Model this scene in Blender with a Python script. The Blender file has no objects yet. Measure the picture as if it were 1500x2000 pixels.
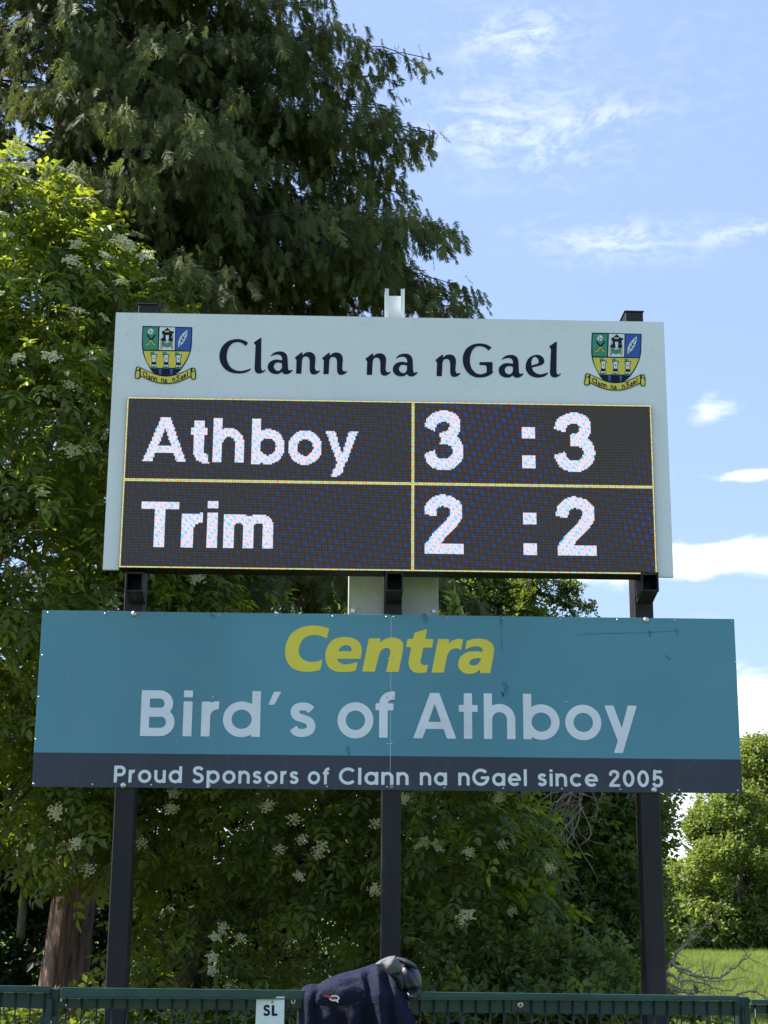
import bpy, math
import numpy as np
from mathutils import Matrix, Vector

rng = np.random.default_rng(11)
sc = bpy.context.scene
col = sc.collection
R_ = math.radians

# ------------------------------------------------------------------ camera
F, PITCH, YAW, ROLL, CAMZ = 3115.8, 0.2494, 0.0268, 0.0075, 1.55
cy_, sy_, cp_, sp_ = math.cos(YAW), math.sin(YAW), math.cos(PITCH), math.sin(PITCH)
fwd = np.array([sy_*cp_, cy_*cp_, sp_])
r0 = np.array([cy_, -sy_, 0.0]); u0 = np.cross(r0, fwd)
rt = r0*math.cos(ROLL) + u0*math.sin(ROLL)
up = u0*math.cos(ROLL) - r0*math.sin(ROLL)
CAM = np.array([0, 0, CAMZ])
cam = bpy.data.cameras.new('camera')
cam.sensor_fit = 'HORIZONTAL'; cam.sensor_width = 36.0
cam.lens = 36.0*F/1500.0
cam.clip_start = 0.1; cam.clip_end = 3000
camo = bpy.data.objects.new('camera', cam)
camo.matrix_world = Matrix(((rt[0], up[0], -fwd[0], 0), (rt[1], up[1], -fwd[1], 0),
                            (rt[2], up[2], -fwd[2], CAMZ), (0, 0, 0, 1)))
col.objects.link(camo); sc.camera = camo


def at(px, py, Y):
    """point on the vertical plane y=Y seen at that spot of the photograph"""
    d = fwd*F + rt*(px-750.0) - up*(py-1000.0)
    return CAM + d*(Y/d[1])


def proj(P):
    q = np.asarray(P) - CAM
    z = q @ fwd
    return 750 + F*(q @ rt)/z, 1000 - F*(q @ up)/z


# ------------------------------------------------------------------ light
SUN_EL, SUN_AZ = R_(49), R_(-80)          # azimuth measured from +Y, clockwise positive
sdir = Vector((math.sin(SUN_AZ)*math.cos(SUN_EL), math.cos(SUN_AZ)*math.cos(SUN_EL), math.sin(SUN_EL)))
sun = bpy.data.lights.new('sun', 'SUN'); sun.energy = 5.0; sun.angle = R_(0.55); sun.color = (1.0, 0.95, 0.86)
suno = bpy.data.objects.new('sun', sun)
suno.rotation_euler = sdir.to_track_quat('Z', 'Y').to_euler(); suno.location = (0, 0, 30)
col.objects.link(suno)

world = bpy.data.worlds.new('World'); sc.world = world; world.use_nodes = True
wn, wl = world.node_tree.nodes, world.node_tree.links
wn.clear()


class NT:
    """small helper to write node trees"""
    def __init__(s, tree): s.t = tree; s.n = tree.nodes; s.l = tree.links
    def new(s, kind, **kw):
        nd = s.n.new(kind)
        for k, v in kw.items(): setattr(nd, k, v)
        return nd
    def put(s, sock, v):
        if hasattr(v, 'is_output') or isinstance(v, bpy.types.NodeSocket): s.l.new(v, sock)
        else:
            if hasattr(sock.default_value, '__len__') and not hasattr(v, '__len__'): v = [v]*len(sock.default_value)
            if hasattr(v, '__len__') and len(v) == 3 and len(sock.default_value) == 4: v = (*v, 1)
            sock.default_value = v
    def math(s, op, a, b=None, c=None, clamp=False):
        nd = s.new('ShaderNodeMath', operation=op, use_clamp=clamp)
        s.put(nd.inputs[0], a)
        if b is not None: s.put(nd.inputs[1], b)
        if c is not None: s.put(nd.inputs[2], c)
        return nd.outputs[0]
    def noise(s, vec, scale, detail=4, rough=0.55, dist=0.0):
        nd = s.new('ShaderNodeTexNoise')
        if vec is not None: s.l.new(vec, nd.inputs['Vector'])
        nd.inputs['Scale'].default_value = scale; nd.inputs['Detail'].default_value = detail
        nd.inputs['Roughness'].default_value = rough; nd.inputs['Distortion'].default_value = dist
        return nd.outputs[0]
    def ss(s, v, a, b):
        nd = s.new('ShaderNodeMapRange', interpolation_type='SMOOTHSTEP')
        s.put(nd.inputs[0], v); nd.inputs[1].default_value = a; nd.inputs[2].default_value = b
        return nd.outputs[0]
    def mix(s, f, a, b, mode='MIX'):
        nd = s.new('ShaderNodeMix', data_type='RGBA', blend_type=mode)
        s.put(nd.inputs[0], f); s.put(nd.inputs[6], a); s.put(nd.inputs[7], b)
        return nd.outputs[2]
    def comb(s, x, y, z):
        nd = s.new('ShaderNodeCombineXYZ')
        s.put(nd.inputs[0], x); s.put(nd.inputs[1], y); s.put(nd.inputs[2], z)
        return nd.outputs[0]


W = NT(world.node_tree)
sky = W.new('ShaderNodeTexSky', sky_type='NISHITA', sun_disc=False)
sky.sun_elevation = SUN_EL; sky.sun_rotation = SUN_AZ % (2*math.pi)
sky.air_density = 1.0; sky.dust_density = 1.6; sky.ozone_density = 2.5; sky.altitude = 80
tc = W.new('ShaderNodeTexCoord')
sep = W.new('ShaderNodeSeparateXYZ'); wl.new(tc.outputs['Generated'], sep.inputs[0])
az = W.math('MULTIPLY', W.math('ARCTAN2', sep.outputs[0], sep.outputs[1]), 57.2958)
el = W.math('MULTIPLY', W.math('ARCSINE', sep.outputs[2]), 57.2958)


def azel(px, py):
    d = at(px, py, 10) - CAM; d = d/np.linalg.norm(d)
    return math.degrees(math.atan2(d[0], d[1])), math.degrees(math.asin(d[2]))


# streaky high cloud over the whole sky; patches give it body here and there
vec = W.comb(W.math('MULTIPLY', az, 0.11), W.math('MULTIPLY', el, 0.30), 0.0)
wisp = W.noise(vec, 3.1, 9, 0.62, 1.6)
fine = W.noise(W.comb(W.math('MULTIPLY', az, .6), W.math('MULTIPLY', el, 1.1), 3.0), 1.3, 8, 0.7, 0.6)
broad = W.noise(W.comb(W.math('MULTIPLY', az, .04), W.math('MULTIPLY', el, .10), 7.0), 1.0, 3, 0.5)


def patch(px, py, sx, sy, rot=0.0):
    a0, e0 = azel(px, py)
    da = W.math('SUBTRACT', az, a0); de = W.math('SUBTRACT', el, e0)
    c, s = math.cos(rot), math.sin(rot)
    x = W.math('ADD', W.math('MULTIPLY', da, c), W.math('MULTIPLY', de, s))
    y = W.math('SUBTRACT', W.math('MULTIPLY', de, c), W.math('MULTIPLY', da, s))
    q = W.math('ADD', W.math('POWER', W.math('ABSOLUTE', W.math('DIVIDE', x, sx)), 2.0),
               W.math('POWER', W.math('ABSOLUTE', W.math('DIVIDE', y, sy)), 2.0))
    return W.math('EXPONENT', W.math('MULTIPLY', q, -1.0))


cir = None
for p in [(1000, 258, 3.8, 1.5, -.10), (1200, 468, 3.6, .75, -.05), (1450, 452, 2.6, .36, .12), (1010, 80, 2.2, 1.0, 0),
          (1130, 240, 2.6, .6, 0.1)]:
    g = patch(*p)
    cir = g if cir is None else W.math('MAXIMUM', cir, g)
body = W.math('ADD', W.math('MULTIPLY', wisp, .50), W.math('MULTIPLY', fine, .50))
cirrus = W.math('MULTIPLY', W.ss(W.math('ADD', body, W.math('MULTIPLY', cir, .06)), .44, .66),
                W.math('ADD', W.math('MULTIPLY', cir, .85), W.math('MULTIPLY', W.ss(broad, .45, .75), .22)))
cirrus = W.math('MULTIPLY', cirrus, W.ss(el, 2, 10))
# low fair-weather cloud near the horizon
puff = W.noise(W.comb(W.math('MULTIPLY', az, .16), W.math('MULTIPLY', el, .34), 1.7), 1.0, 8, 0.55, 0.25)
cum = None
for p in [(1250, 1100, 7.0, .85, 0), (1475, 930, 1.4, .32, .0), (1420, 1400, 9.0, 1.5, 0), (1500, 1085, 2.6, .75, 0),
          (1320, 1590, 12, 1.6, 0)]:
    g = patch(*p)
    cum = g if cum is None else W.math('MAXIMUM', cum, g)
band = W.math('MULTIPLY', W.ss(el, 24, 3), .15)
cumulus = W.ss(W.math('ADD', W.math('ADD', puff, W.math('MULTIPLY', cum, .33)), W.math('SUBTRACT', band, .12)), .53, .70)
cumulus = W.math('MULTIPLY', cumulus, W.ss(el, 30, 14))
shade = W.ss(W.noise(W.comb(W.math('MULTIPLY', az, .3), W.math('MULTIPLY', el, .8), 5.2), 1.0, 6, .55), .35, .7)
ccol = W.mix(shade, (8.6, 8.8, 9.4), (6.0, 6.5, 7.4))
skycol = W.mix(0.46, sky.outputs[0], (3.2, 4.25, 7.15))     # thin high haze over the blue
c1 = W.mix(W.math('MULTIPLY', cirrus, .36, clamp=True), skycol, (7.6, 7.9, 8.8))
c2 = W.mix(W.math('MULTIPLY', cumulus, .88, clamp=True), c1, ccol)
bg = W.new('ShaderNodeBackground'); wl.new(c2, bg.inputs[0]); bg.inputs[1].default_value = 0.088
wo = W.new('ShaderNodeOutputWorld'); wl.new(bg.outputs[0], wo.inputs[0])

sc.view_settings.view_transform = 'Standard'
try: sc.view_settings.look = 'None'
except Exception: pass
sc.view_settings.gamma = 1.0; sc.view_settings.use_curve_mapping = False
sc.view_settings.exposure = 1.25
sc.render.engine = 'CYCLES'
sc.cycles.max_bounces = 8; sc.cycles.transparent_max_bounces = 8


# ------------------------------------------------------------------ object helpers
def tag(o, label=None, cat=None, group=None, kind=None):
    if label: o['label'] = label
    if cat: o['category'] = cat
    if group: o['group'] = group
    if kind: o['kind'] = kind
    return o


def empty(name, loc, label, cat, group=None):
    o = bpy.data.objects.new(name, None); o.location = [float(v) for v in loc]
    o.empty_display_size = .1; col.objects.link(o)
    return tag(o, label, cat, group)


def link(name, me, mat, parent=None, loc=None):
    o = bpy.data.objects.new(name, me); col.objects.link(o)
    if mat is not None and not me.materials: me.materials.append(mat)
    if parent is not None:
        o.parent = parent
        # meshes are written in world coordinates; cancel the parents' offsets
        off = Vector((0, 0, 0)); p = parent
        while p is not None: off += p.location; p = p.parent
        o.location = -off if loc is None else Vector(loc) - off
    elif loc is not None: o.location = loc
    return o


def np_mesh(name, V, Fc, tint=None, smooth=False):
    """V (n,3), Fc (m,k) all the same k"""
    V = np.ascontiguousarray(V, dtype=np.float32); Fc = np.ascontiguousarray(Fc, dtype=np.int32)
    m, k = Fc.shape
    me = bpy.data.meshes.new(name)
    me.vertices.add(len(V)); me.vertices.foreach_set('co', V.ravel())
    me.loops.add(m*k); me.loops.foreach_set('vertex_index', Fc.ravel())
    me.polygons.add(m); me.polygons.foreach_set('loop_start', np.arange(0, m*k, k, dtype=np.int32))
    me.polygons.foreach_set('use_smooth', np.full(m, smooth, dtype=bool))
    if tint is not None:
        a = me.attributes.new('tint', 'FLOAT', 'POINT'); a.data.foreach_set('value', np.ascontiguousarray(tint, dtype=np.float32))
    me.update(calc_edges=True)
    return me


class MB:
    def __init__(s): s.v = []; s.f = []
    def poly(s, pts, faces):
        b = len(s.v); s.v += [tuple(map(float, p)) for p in pts]; s.f += [tuple(i+b for i in f) for f in faces]
    def box(s, x0, x1, y0, y1, z0, z1, bev=0.0):
        if bev <= 0:
            s.poly([(x0, y0, z0), (x1, y0, z0), (x1, y1, z0), (x0, y1, z0), (x0, y0, z1), (x1, y0, z1), (x1, y1, z1), (x0, y1, z1)],
                   [(0, 3, 2, 1), (4, 5, 6, 7), (0, 1, 5, 4), (1, 2, 6, 5), (2, 3, 7, 6), (3, 0, 4, 7)])
            return s
        # chamfered box (24 verts)
        b = bev; pts = []; idx = {}
        for i, X in enumerate((x0, x1)):
            for j, Yy in enumerate((y0, y1)):
                for k, Z in enumerate((z0, z1)):
                    sx, sy, sz = (1, -1)[i], (1, -1)[j], (1, -1)[k]
                    for ax in range(3):
                        p = [X+sx*b*(ax != 0), Yy+sy*b*(ax != 1), Z+sz*b*(ax != 2)]
                        idx[i, j, k, ax] = len(pts); pts.append(p)
        fs = []
        for i in (0, 1):
            fs.append([idx[i, 0, 0, 0], idx[i, 1, 0, 0], idx[i, 1, 1, 0], idx[i, 0, 1, 0]])
            fs.append([idx[0, i, 0, 1], idx[1, i, 0, 1], idx[1, i, 1, 1], idx[0, i, 1, 1]])
            fs.append([idx[0, 0, i, 2], idx[1, 0, i, 2], idx[1, 1, i, 2], idx[0, 1, i, 2]])
        for a in (0, 1):
            for c in (0, 1):
                fs.append([idx[0, a, c, 1], idx[1, a, c, 1], idx[1, a, c, 2], idx[0, a, c, 2]])
                fs.append([idx[a, 0, c, 0], idx[a, 1, c, 0], idx[a, 1, c, 2], idx[a, 0, c, 2]])
                fs.append([idx[a, c, 0, 0], idx[a, c, 1, 0], idx[a, c, 1, 1], idx[a, c, 0, 1]])
        for i in (0, 1):
            for j in (0, 1):
                for k in (0, 1): fs.append([idx[i, j, k, 0], idx[i, j, k, 1], idx[i, j, k, 2]])
        s.poly(pts, fs); return s
    def tube(s, path, rad, n=8, cap=True):
        path = [Vector(p) for p in path]
        if not hasattr(rad, '__len__'): rad = [rad]*len(path)
        b = len(s.v); prev = None
        for i, p in enumerate(path):
            t = (path[min(i+1, len(path)-1)] - path[max(i-1, 0)]).normalized()
            a = t.orthogonal().normalized() if prev is None else (prev - t*prev.dot(t)).normalized()
            prev = a; c = t.cross(a)
            for k in range(n):
                w = 2*math.pi*k/n; q = p + (a*math.cos(w) + c*math.sin(w))*rad[i]
                s.v.append(tuple(q))
        for i in range(len(path)-1):
            for k in range(n):
                s.f.append((b+i*n+k, b+i*n+(k+1) % n, b+(i+1)*n+(k+1) % n, b+(i+1)*n+k))
        if cap:
            s.f.append(tuple(b+k for k in range(n))[::-1]); s.f.append(tuple(b+(len(path)-1)*n+k for k in range(n)))
        return s
    def dome(s, c, r, h, n=12, m=4, ax=(0, -1, 0)):
        """domed disc facing ax"""
        A = Vector(ax); U = A.orthogonal().normalized(); Vv = A.cross(U); c = Vector(c); b = len(s.v)
        for i in range(m):
            w = i/(m-1)*math.pi/2
            for k in range(n):
                t = 2*math.pi*k/n
                q = c + A*h*math.sin(w) + (U*math.cos(t)+Vv*math.sin(t))*r*max(math.cos(w), .02)
                s.v.append(tuple(q))
        for i in range(m-1):
            for k in range(n): s.f.append((b+i*n+k, b+i*n+(k+1) % n, b+(i+1)*n+(k+1) % n, b+(i+1)*n+k))
        s.f.append(tuple(b+(m-1)*n+k for k in range(n)))
        return s
    def mesh(s, name, smooth=False):
        me = bpy.data.meshes.new(name); me.from_pydata(s.v, [], s.f); me.update()
        if smooth: me.polygons.foreach_set('use_smooth', [True]*len(me.polygons))
        return me
    def build(s, name, mat, parent=None, smooth=False):
        return link(name, s.mesh(name, smooth), mat, parent)


# ------------------------------------------------------------------ materials
def mat(name, base=(.5, .5, .5), rough=.6, metal=0.0, spec=.5, var=0.0, scale=6.0, bump=0.0, bscale=40.0, stretch=(1, 1, 1), dirt=None, dscale=2.0, damt=.5):
    m = bpy.data.materials.new(name); m.use_nodes = True
    T = NT(m.node_tree); b = T.n['Principled BSDF']
    tcn = T.new('ShaderNodeTexCoord'); mp = T.new('ShaderNodeMapping'); mp.inputs['Scale'].default_value = stretch
    T.l.new(tcn.outputs['Object'], mp.inputs[0]); v = mp.outputs[0]
    c = (*base, 1)
    if var > 0:
        n1 = T.noise(v, scale, 6, .6)
        hi = tuple(min(1, x*(1+var)) for x in base); lo = tuple(x*(1-var) for x in base)
        c = T.mix(T.ss(n1, .3, .7), lo, hi)
    if dirt:
        n2 = T.noise(v, dscale, 8, .7, .3)
        c = T.mix(T.math('MULTIPLY', T.ss(n2, .48, .75), damt), c, dirt)
    T.put(b.inputs['Base Color'], c)
    rn = T.noise(v, scale*1.7, 5, .6)
    T.put(b.inputs['Roughness'], T.math('ADD', T.math('MULTIPLY', rn, .16), rough-.08))
    b.inputs['Metallic'].default_value = metal; b.inputs['Specular IOR Level'].default_value = spec
    if bump > 0:
        bp = T.new('ShaderNodeBump'); bp.inputs['Strength'].default_value = bump; bp.inputs['Distance'].default_value = .02
        T.l.new(T.noise(v, bscale, 6, .6), bp.inputs['Height']); T.l.new(bp.outputs[0], b.inputs['Normal'])
    return m


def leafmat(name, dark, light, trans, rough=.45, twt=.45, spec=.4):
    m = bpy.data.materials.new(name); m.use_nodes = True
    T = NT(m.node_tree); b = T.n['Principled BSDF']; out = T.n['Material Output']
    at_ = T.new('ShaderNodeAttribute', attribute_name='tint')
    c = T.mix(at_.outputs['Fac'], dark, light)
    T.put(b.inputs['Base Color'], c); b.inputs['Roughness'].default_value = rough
    b.inputs['Specular IOR Level'].default_value = spec
    tr = T.new('ShaderNodeBsdfTranslucent'); T.put(tr.inputs[0], T.mix(at_.outputs['Fac'], tuple(x*.6 for x in trans), trans))
    mx = T.new('ShaderNodeMixShader'); mx.inputs[0].default_value = twt
    T.l.new(b.outputs[0], mx.inputs[1]); T.l.new(tr.outputs[0], mx.inputs[2]); T.l.new(mx.outputs[0], out.inputs[0])
    return m


M = {}
def sheetmat(name, base, rough, grime, gamt, streak, var=.05, bump=.25):
    m = bpy.data.materials.new(name); m.use_nodes = True
    T = NT(m.node_tree); b = T.n['Principled BSDF']; tcn = T.new('ShaderNodeTexCoord'); ov = tcn.outputs['Object']
    mp = T.new('ShaderNodeMapping'); mp.inputs['Scale'].default_value = (1, 1, .07); T.l.new(ov, mp.inputs[0])
    big = T.noise(ov, .7, 4, .5); c = T.mix(T.ss(big, .25, .75), tuple(x*(1-var) for x in base), tuple(min(1, x*(1+var)) for x in base))
    st = T.math('MULTIPLY', T.ss(T.noise(mp.outputs[0], 16, 7, .7), .50, .80), T.ss(T.noise(ov, 1.3, 3, .5), .35, .65))
    c = T.mix(T.math('MULTIPLY', st, streak), c, grime)
    sm = T.ss(T.noise(ov, 2.3, 8, .72, .5), .52, .78); c = T.mix(T.math('MULTIPLY', sm, gamt), c, grime)
    spk = T.ss(T.noise(ov, 60, 2, .5), .72, .78); c = T.mix(T.math('MULTIPLY', spk, .35), c, grime)
    T.put(b.inputs['Base Color'], c); T.put(b.inputs['Roughness'], T.math('ADD', T.math('MULTIPLY', T.noise(ov, 3, 6, .65), .22), rough-.10))
    bp = T.new('ShaderNodeBump'); bp.inputs['Strength'].default_value = bump; bp.inputs['Distance'].default_value = .05
    T.l.new(T.noise(ov, 1.4, 2, .4), bp.inputs['Height']); T.l.new(bp.outputs[0], b.inputs['Normal'])
    return m


M['white'] = sheetmat('white_painted_sheet', (.77, .775, .785), .40, (.42, .42, .38), .22, .22, .03, .15)
M['teal'] = sheetmat('teal_vinyl', (.078, .262, .338), .30, (.16, .26, .31), .40, .45, .12, .35)
M['navyvinyl'] = sheetmat('dark_vinyl_stripe', (.022, .027, .048), .32, (.09, .09, .11), .40, .45, .2, .35)
M['yellow'] = mat('yellow_vinyl', (.84, .66, .05), .4, var=.05, scale=2)
M['paleprint'] = mat('pale_vinyl_lettering', (.78, .80, .85), .4, var=.04, scale=2, dirt=(.45, .47, .5), dscale=3, damt=.3)
M['navy'] = mat('navy_print', (.008, .010, .032), .55, spec=.2, var=.1)
M['green'] = mat('green_print', (.03, .26, .15), .45); M['blue'] = mat('blue_print', (.02, .09, .36), .45)
M['crestyellow'] = mat('crest_yellow_print', (.72, .58, .055), .45, var=.03); M['crestwhite'] = mat('crest_white_print', (.72, .76, .8), .45)
M['steel'] = mat('dark_painted_steel', (.013, .011, .013), .55, spec=.35, var=.3, scale=3, dirt=(.075, .055, .045), dscale=5, damt=.45, stretch=(1, 1, .3))
M['rivet'] = mat('rivet_metal', (.55, .57, .6), .3, metal=.85)
M['zinc'] = mat('zinc_bolt', (.62, .63, .62), .32, metal=.9, var=.1)
M['cabinet'] = mat('dusty_white_cabinet', (.62, .63, .60), .6, var=.05, scale=5, dirt=(.32, .31, .27), dscale=9, damt=.5)
M['alu'] = mat('white_channel_paint', (.74, .77, .77), .4, var=.03)
M['fence'] = mat('green_powder_coat', (.010, .030, .027), .45, var=.2, scale=5, dirt=(.03, .055, .05), dscale=7, damt=.4)
M['fencecap'] = mat('green_lit_cap', (.016, .055, .048), .45, var=.2, scale=6, dirt=(.08, .13, .13), dscale=10, damt=.4)  # lighter fence green: light caught by the top rail is put into the colour
M['blackclip'] = mat('black_plastic_clip', (.02, .02, .024), .5)
M['jacket'] = mat('navy_jacket_cloth', (.009, .010, .030), .85, spec=.2, var=.2, scale=9, bump=.5, bscale=34)
M['jacket2'] = mat('black_waterproof_cloth', (.009, .010, .017), .42, var=.3, scale=9, bump=.4, bscale=22)
M['lining'] = mat('grey_lining_cloth', (.12, .115, .13), .75, var=.12, scale=9, bump=.4, bscale=22)
M['midgrey'] = mat('grey_waterproof_cloth', (.028, .028, .042), .5, var=.2, scale=9, bump=.4, bscale=22)
M['ledcase'] = mat('led_case', (.012, .012, .013), .6)
M['residue'] = mat('adhesive_residue', (.045, .19, .265), .5, var=.3, scale=30)
M['redprint'] = mat('red_print', (.45, .03, .05), .6)
M['plate'] = mat('white_plastic_plate', (.70, .76, .80), .4, var=.03)
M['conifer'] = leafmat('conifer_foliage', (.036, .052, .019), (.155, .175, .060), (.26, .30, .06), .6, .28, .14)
M['elder'] = leafmat('elder_leaves', (.032, .064, .019), (.145, .205, .045), (.50, .60, .035), .42, .50, .45)  # dark end lowered, canopy shade painted into the leaf colour
M['haw'] = leafmat('hawthorn_leaves', (.024, .050, .016), (.120, .165, .040), (.34, .44, .04), .45, .38, .4)  # dark end lowered as for the elder, shade mixed into the colour
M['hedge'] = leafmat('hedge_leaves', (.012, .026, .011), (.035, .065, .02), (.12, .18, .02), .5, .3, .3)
M['far'] = leafmat('ash_leaves', (.070, .115, .030), (.17, .225, .05), (.42, .50, .06), .5, .42, .35)
M['lime'] = leafmat('fresh_leaves', (.08, .14, .03), (.18, .25, .05), (.42, .52, .05), .42, .45, .4)
M['flower'] = leafmat('elder_blossom', (.42, .42, .18), (.70, .67, .40), (.45, .46, .18), .7, .25, .2)
M['grass'] = leafmat('meadow_grass', (.075, .13, .022), (.21, .25, .045), (.28, .36, .035), .6, .35, .3)
M['twig'] = mat('dry_twig', (.30, .24, .17), .85, var=.3, scale=20)
M['darktwig'] = mat('dark_twig', (.055, .045, .035), .9, var=.3, scale=20)


def bark():
    m = bpy.data.materials.new('fibrous_red_bark'); m.use_nodes = True
    T = NT(m.node_tree); b = T.n['Principled BSDF']
    tcn = T.new('ShaderNodeTexCoord'); mp = T.new('ShaderNodeMapping'); mp.inputs['Scale'].default_value = (1, 1, .12)
    T.l.new(tcn.outputs['Object'], mp.inputs[0])
    n1 = T.noise(mp.outputs[0], 22, 8, .65, .4); n2 = T.noise(mp.outputs[0], 7, 5, .6, .6)
    c = T.mix(T.ss(n1, .3, .72), (.040, .025, .018), (.27, .155, .105)); c = T.mix(T.math('MULTIPLY', T.ss(n2, .45, .7), .5), c, (.20, .17, .13))
    T.put(b.inputs['Base Color'], c); b.inputs['Roughness'].default_value = .9
    bp = T.new('ShaderNodeBump'); bp.inputs['Strength'].default_value = .9; bp.inputs['Distance'].default_value = .03
    T.l.new(n1, bp.inputs['Height']); T.l.new(bp.outputs[0], b.inputs['Normal'])
    return m


M['bark'] = bark()
M['elderbark'] = mat('elder_bark', (.10, .085, .062), .9, var=.35, scale=14, bump=.8, bscale=40, stretch=(1, 1, .4))

# ------------------------------------------------------------------ setting: ground
gm = bpy.data.materials.new('meadow_ground'); gm.use_nodes = True
T = NT(gm.node_tree); b = T.n['Principled BSDF']
tcn = T.new('ShaderNodeTexCoord'); ov = tcn.outputs['Object']
n1 = T.noise(ov, .35, 6, .6); n2 = T.noise(ov, 5, 6, .7); n3 = T.noise(ov, .06, 3, .5)
c = T.mix(T.ss(n2, .3, .7), (.065, .12, .022), (.14, .20, .04))
c = T.mix(T.math('MULTIPLY', T.ss(n1, .4, .7), .55), c, (.16, .19, .05))
c = T.mix(T.math('MULTIPLY', T.ss(n3, .45, .65), .4), c, (.08, .14, .025))
T.put(b.inputs['Base Color'], c); b.inputs['Roughness'].default_value = .9; b.inputs['Specular IOR Level'].default_value = .15
bp = T.new('ShaderNodeBump'); bp.inputs['Strength'].default_value = .8; bp.inputs['Distance'].default_value = .12
T.l.new(T.noise(ov, 9, 7, .7), bp.inputs['Height']); T.l.new(bp.outputs[0], b.inputs['Normal'])
g = MB(); g.poly([(-1500, -1500, 0), (1500, -1500, 0), (1500, 1500, 0), (-1500, 1500, 0)], [(0, 1, 2, 3)])
tag(g.build('ground', gm), 'green meadow ground reaching the tree line', kind='structure')
soil = mat('leaf_litter_soil', (.050, .036, .024), .95, var=.45, scale=5, bump=.9, bscale=18, dirt=(.035, .06, .02), dscale=1.6, damt=.9)
gx = np.linspace(-14, 4.3, 50); gy = np.linspace(8.4, 22, 40)
GX, GY = np.meshgrid(gx, gy); edge = np.minimum.reduce([(GX+14)/1.5, (4.3-GX)/.8, (GY-8.4)/.6, (22-GY)/1.5, np.ones_like(GX)])
GZ = .02 + np.clip(edge, 0, 1)*(.05+.05*np.sin(GX*1.9+GY)+.04*np.sin(GY*2.7-GX*1.3)) - (edge <= 0)*.10
V = np.stack([GX, GY, GZ], -1).reshape(-1, 3); ii = np.arange(40*50).reshape(40, 50)
Fq = np.stack([ii[:-1, :-1], ii[:-1, 1:], ii[1:, 1:], ii[1:, :-1]], -1).reshape(-1, 4)
so = link('soil', np_mesh('soil', V, Fq, smooth=True), soil); tag(so, 'dark bare soil under the trees', kind='structure')


# ------------------------------------------------------------------ foliage tools
def unit(a): return a/np.maximum(np.linalg.norm(a, axis=-1, keepdims=True), 1e-9)


def frames(d, n):
    """y axis = d, z axis ~ n -> (N,3,3) with columns x,y,z"""
    y = unit(d); x = unit(np.cross(y, n)); z = np.cross(x, y)
    return np.stack([x, y, z], -1)


def scatter(tv, tf, pos, fr, scale, tint, ttint=None):
    """copies of template tv,tf joined into arrays"""
    N = len(pos); k = len(tv)
    sc_ = np.asarray(scale).reshape(N, 1, 1)
    V = np.einsum('nij,kj->nki', fr, tv)*sc_ + pos[:, None, :]
    Fc = tf[None] + (np.arange(N)*k)[:, None, None]
    tt = np.repeat(np.asarray(tint)[:, None], k, 1)
    if ttint is not None: tt = tt + ttint[None]
    return V.reshape(-1, 3), Fc.reshape(-1, 3), np.clip(tt, 0, 1).ravel()


def leaflet(base, d, L, Wd, nrm=(0, 0, 1), droop=.15):
    d = unit(np.array(d, float)); n = unit(np.array(nrm, float)); x = unit(np.cross(d, n)); base = np.array(base, float)
    P = [base, base+d*L*.48-n*L*.04, base+d*L*.42+x*Wd/2+n*L*.05, base+d*L*.42-x*Wd/2+n*L*.05,
         base+d*L*.75+x*Wd*.33-n*L*droop*.4, base+d*L*.75-x*Wd*.33-n*L*droop*.4, base+d*L-n*L*droop]
    Fs = [(0, 2, 1), (0, 1, 3), (1, 2, 4), (1, 5, 3), (1, 4, 6), (1, 6, 5)]
    return np.array(P), np.array(Fs)


def template(parts):
    V = []; Fs = []; k = 0
    for v, f in parts: V.append(v); Fs.append(f+k); k += len(v)
    return np.concatenate(V), np.concatenate(Fs)


def elder_leaf(s=1.0, n=3):
    """pinnate leaf along +y, unit length about 1"""
    P = []; L = .42
    for i in range(n-1):
        y = .18+.27*i
        for sgn in (-1, 1):
            P.append(leaflet((0, y, -.02*i), (sgn*.9, .55, -.12), L*(.86+.1*i), .19, (0.06*sgn, -.05, 1), .22))
    P.append(leaflet((0, .62, -.05), (0, 1, -.22), L*1.05, .21, (0, .1, 1), .22))
    st = (np.array([(-.008, 0, 0), (.008, 0, 0), (0, .7, -.06)]), np.array([(0, 1, 2)])); P.append(st)
    return template(P)


EL = elder_leaf()
SINGLE = leaflet((0, 0, 0), (0, 1, 0), 1.0, .62, (0, 0, 1), .18)
TRIO = template([leaflet((0, 0, 0), (0, 1, .1), 1., .66), leaflet((.1, -.3, .0), (.9, .5, -.1), .85, .6), leaflet((-.1, -.2, 0), (-.9, .45, -.1), .9, .6)])
def _q(b, d, L, Wd):
    d = unit(np.array(d, float)); b = np.array(b, float); x = unit(np.cross(d, (0, 0, 1)))
    return np.array([b, b+d*L*.45+x*Wd/2+(0, 0, .06), b+d*L-(0, 0, .12), b+d*L*.5-x*Wd/2+(0, 0, .06)]), np.array([(0, 1, 2), (0, 2, 3)])
TRIQ = template([_q((0, 0, 0), (0, 1, .1), 1., .62), _q((.1, -.3, .0), (.9, .5, -.1), .85, .56), _q((-.1, -.2, 0), (-.9, .45, -.1), .9, .56)])
QUAD = (np.array([(-.34, 0, 0), (.30, .05, .1), (.36, .75, -.05), (-.2, 1, .05)]), np.array([(0, 1, 2), (0, 2, 3)]))


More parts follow.
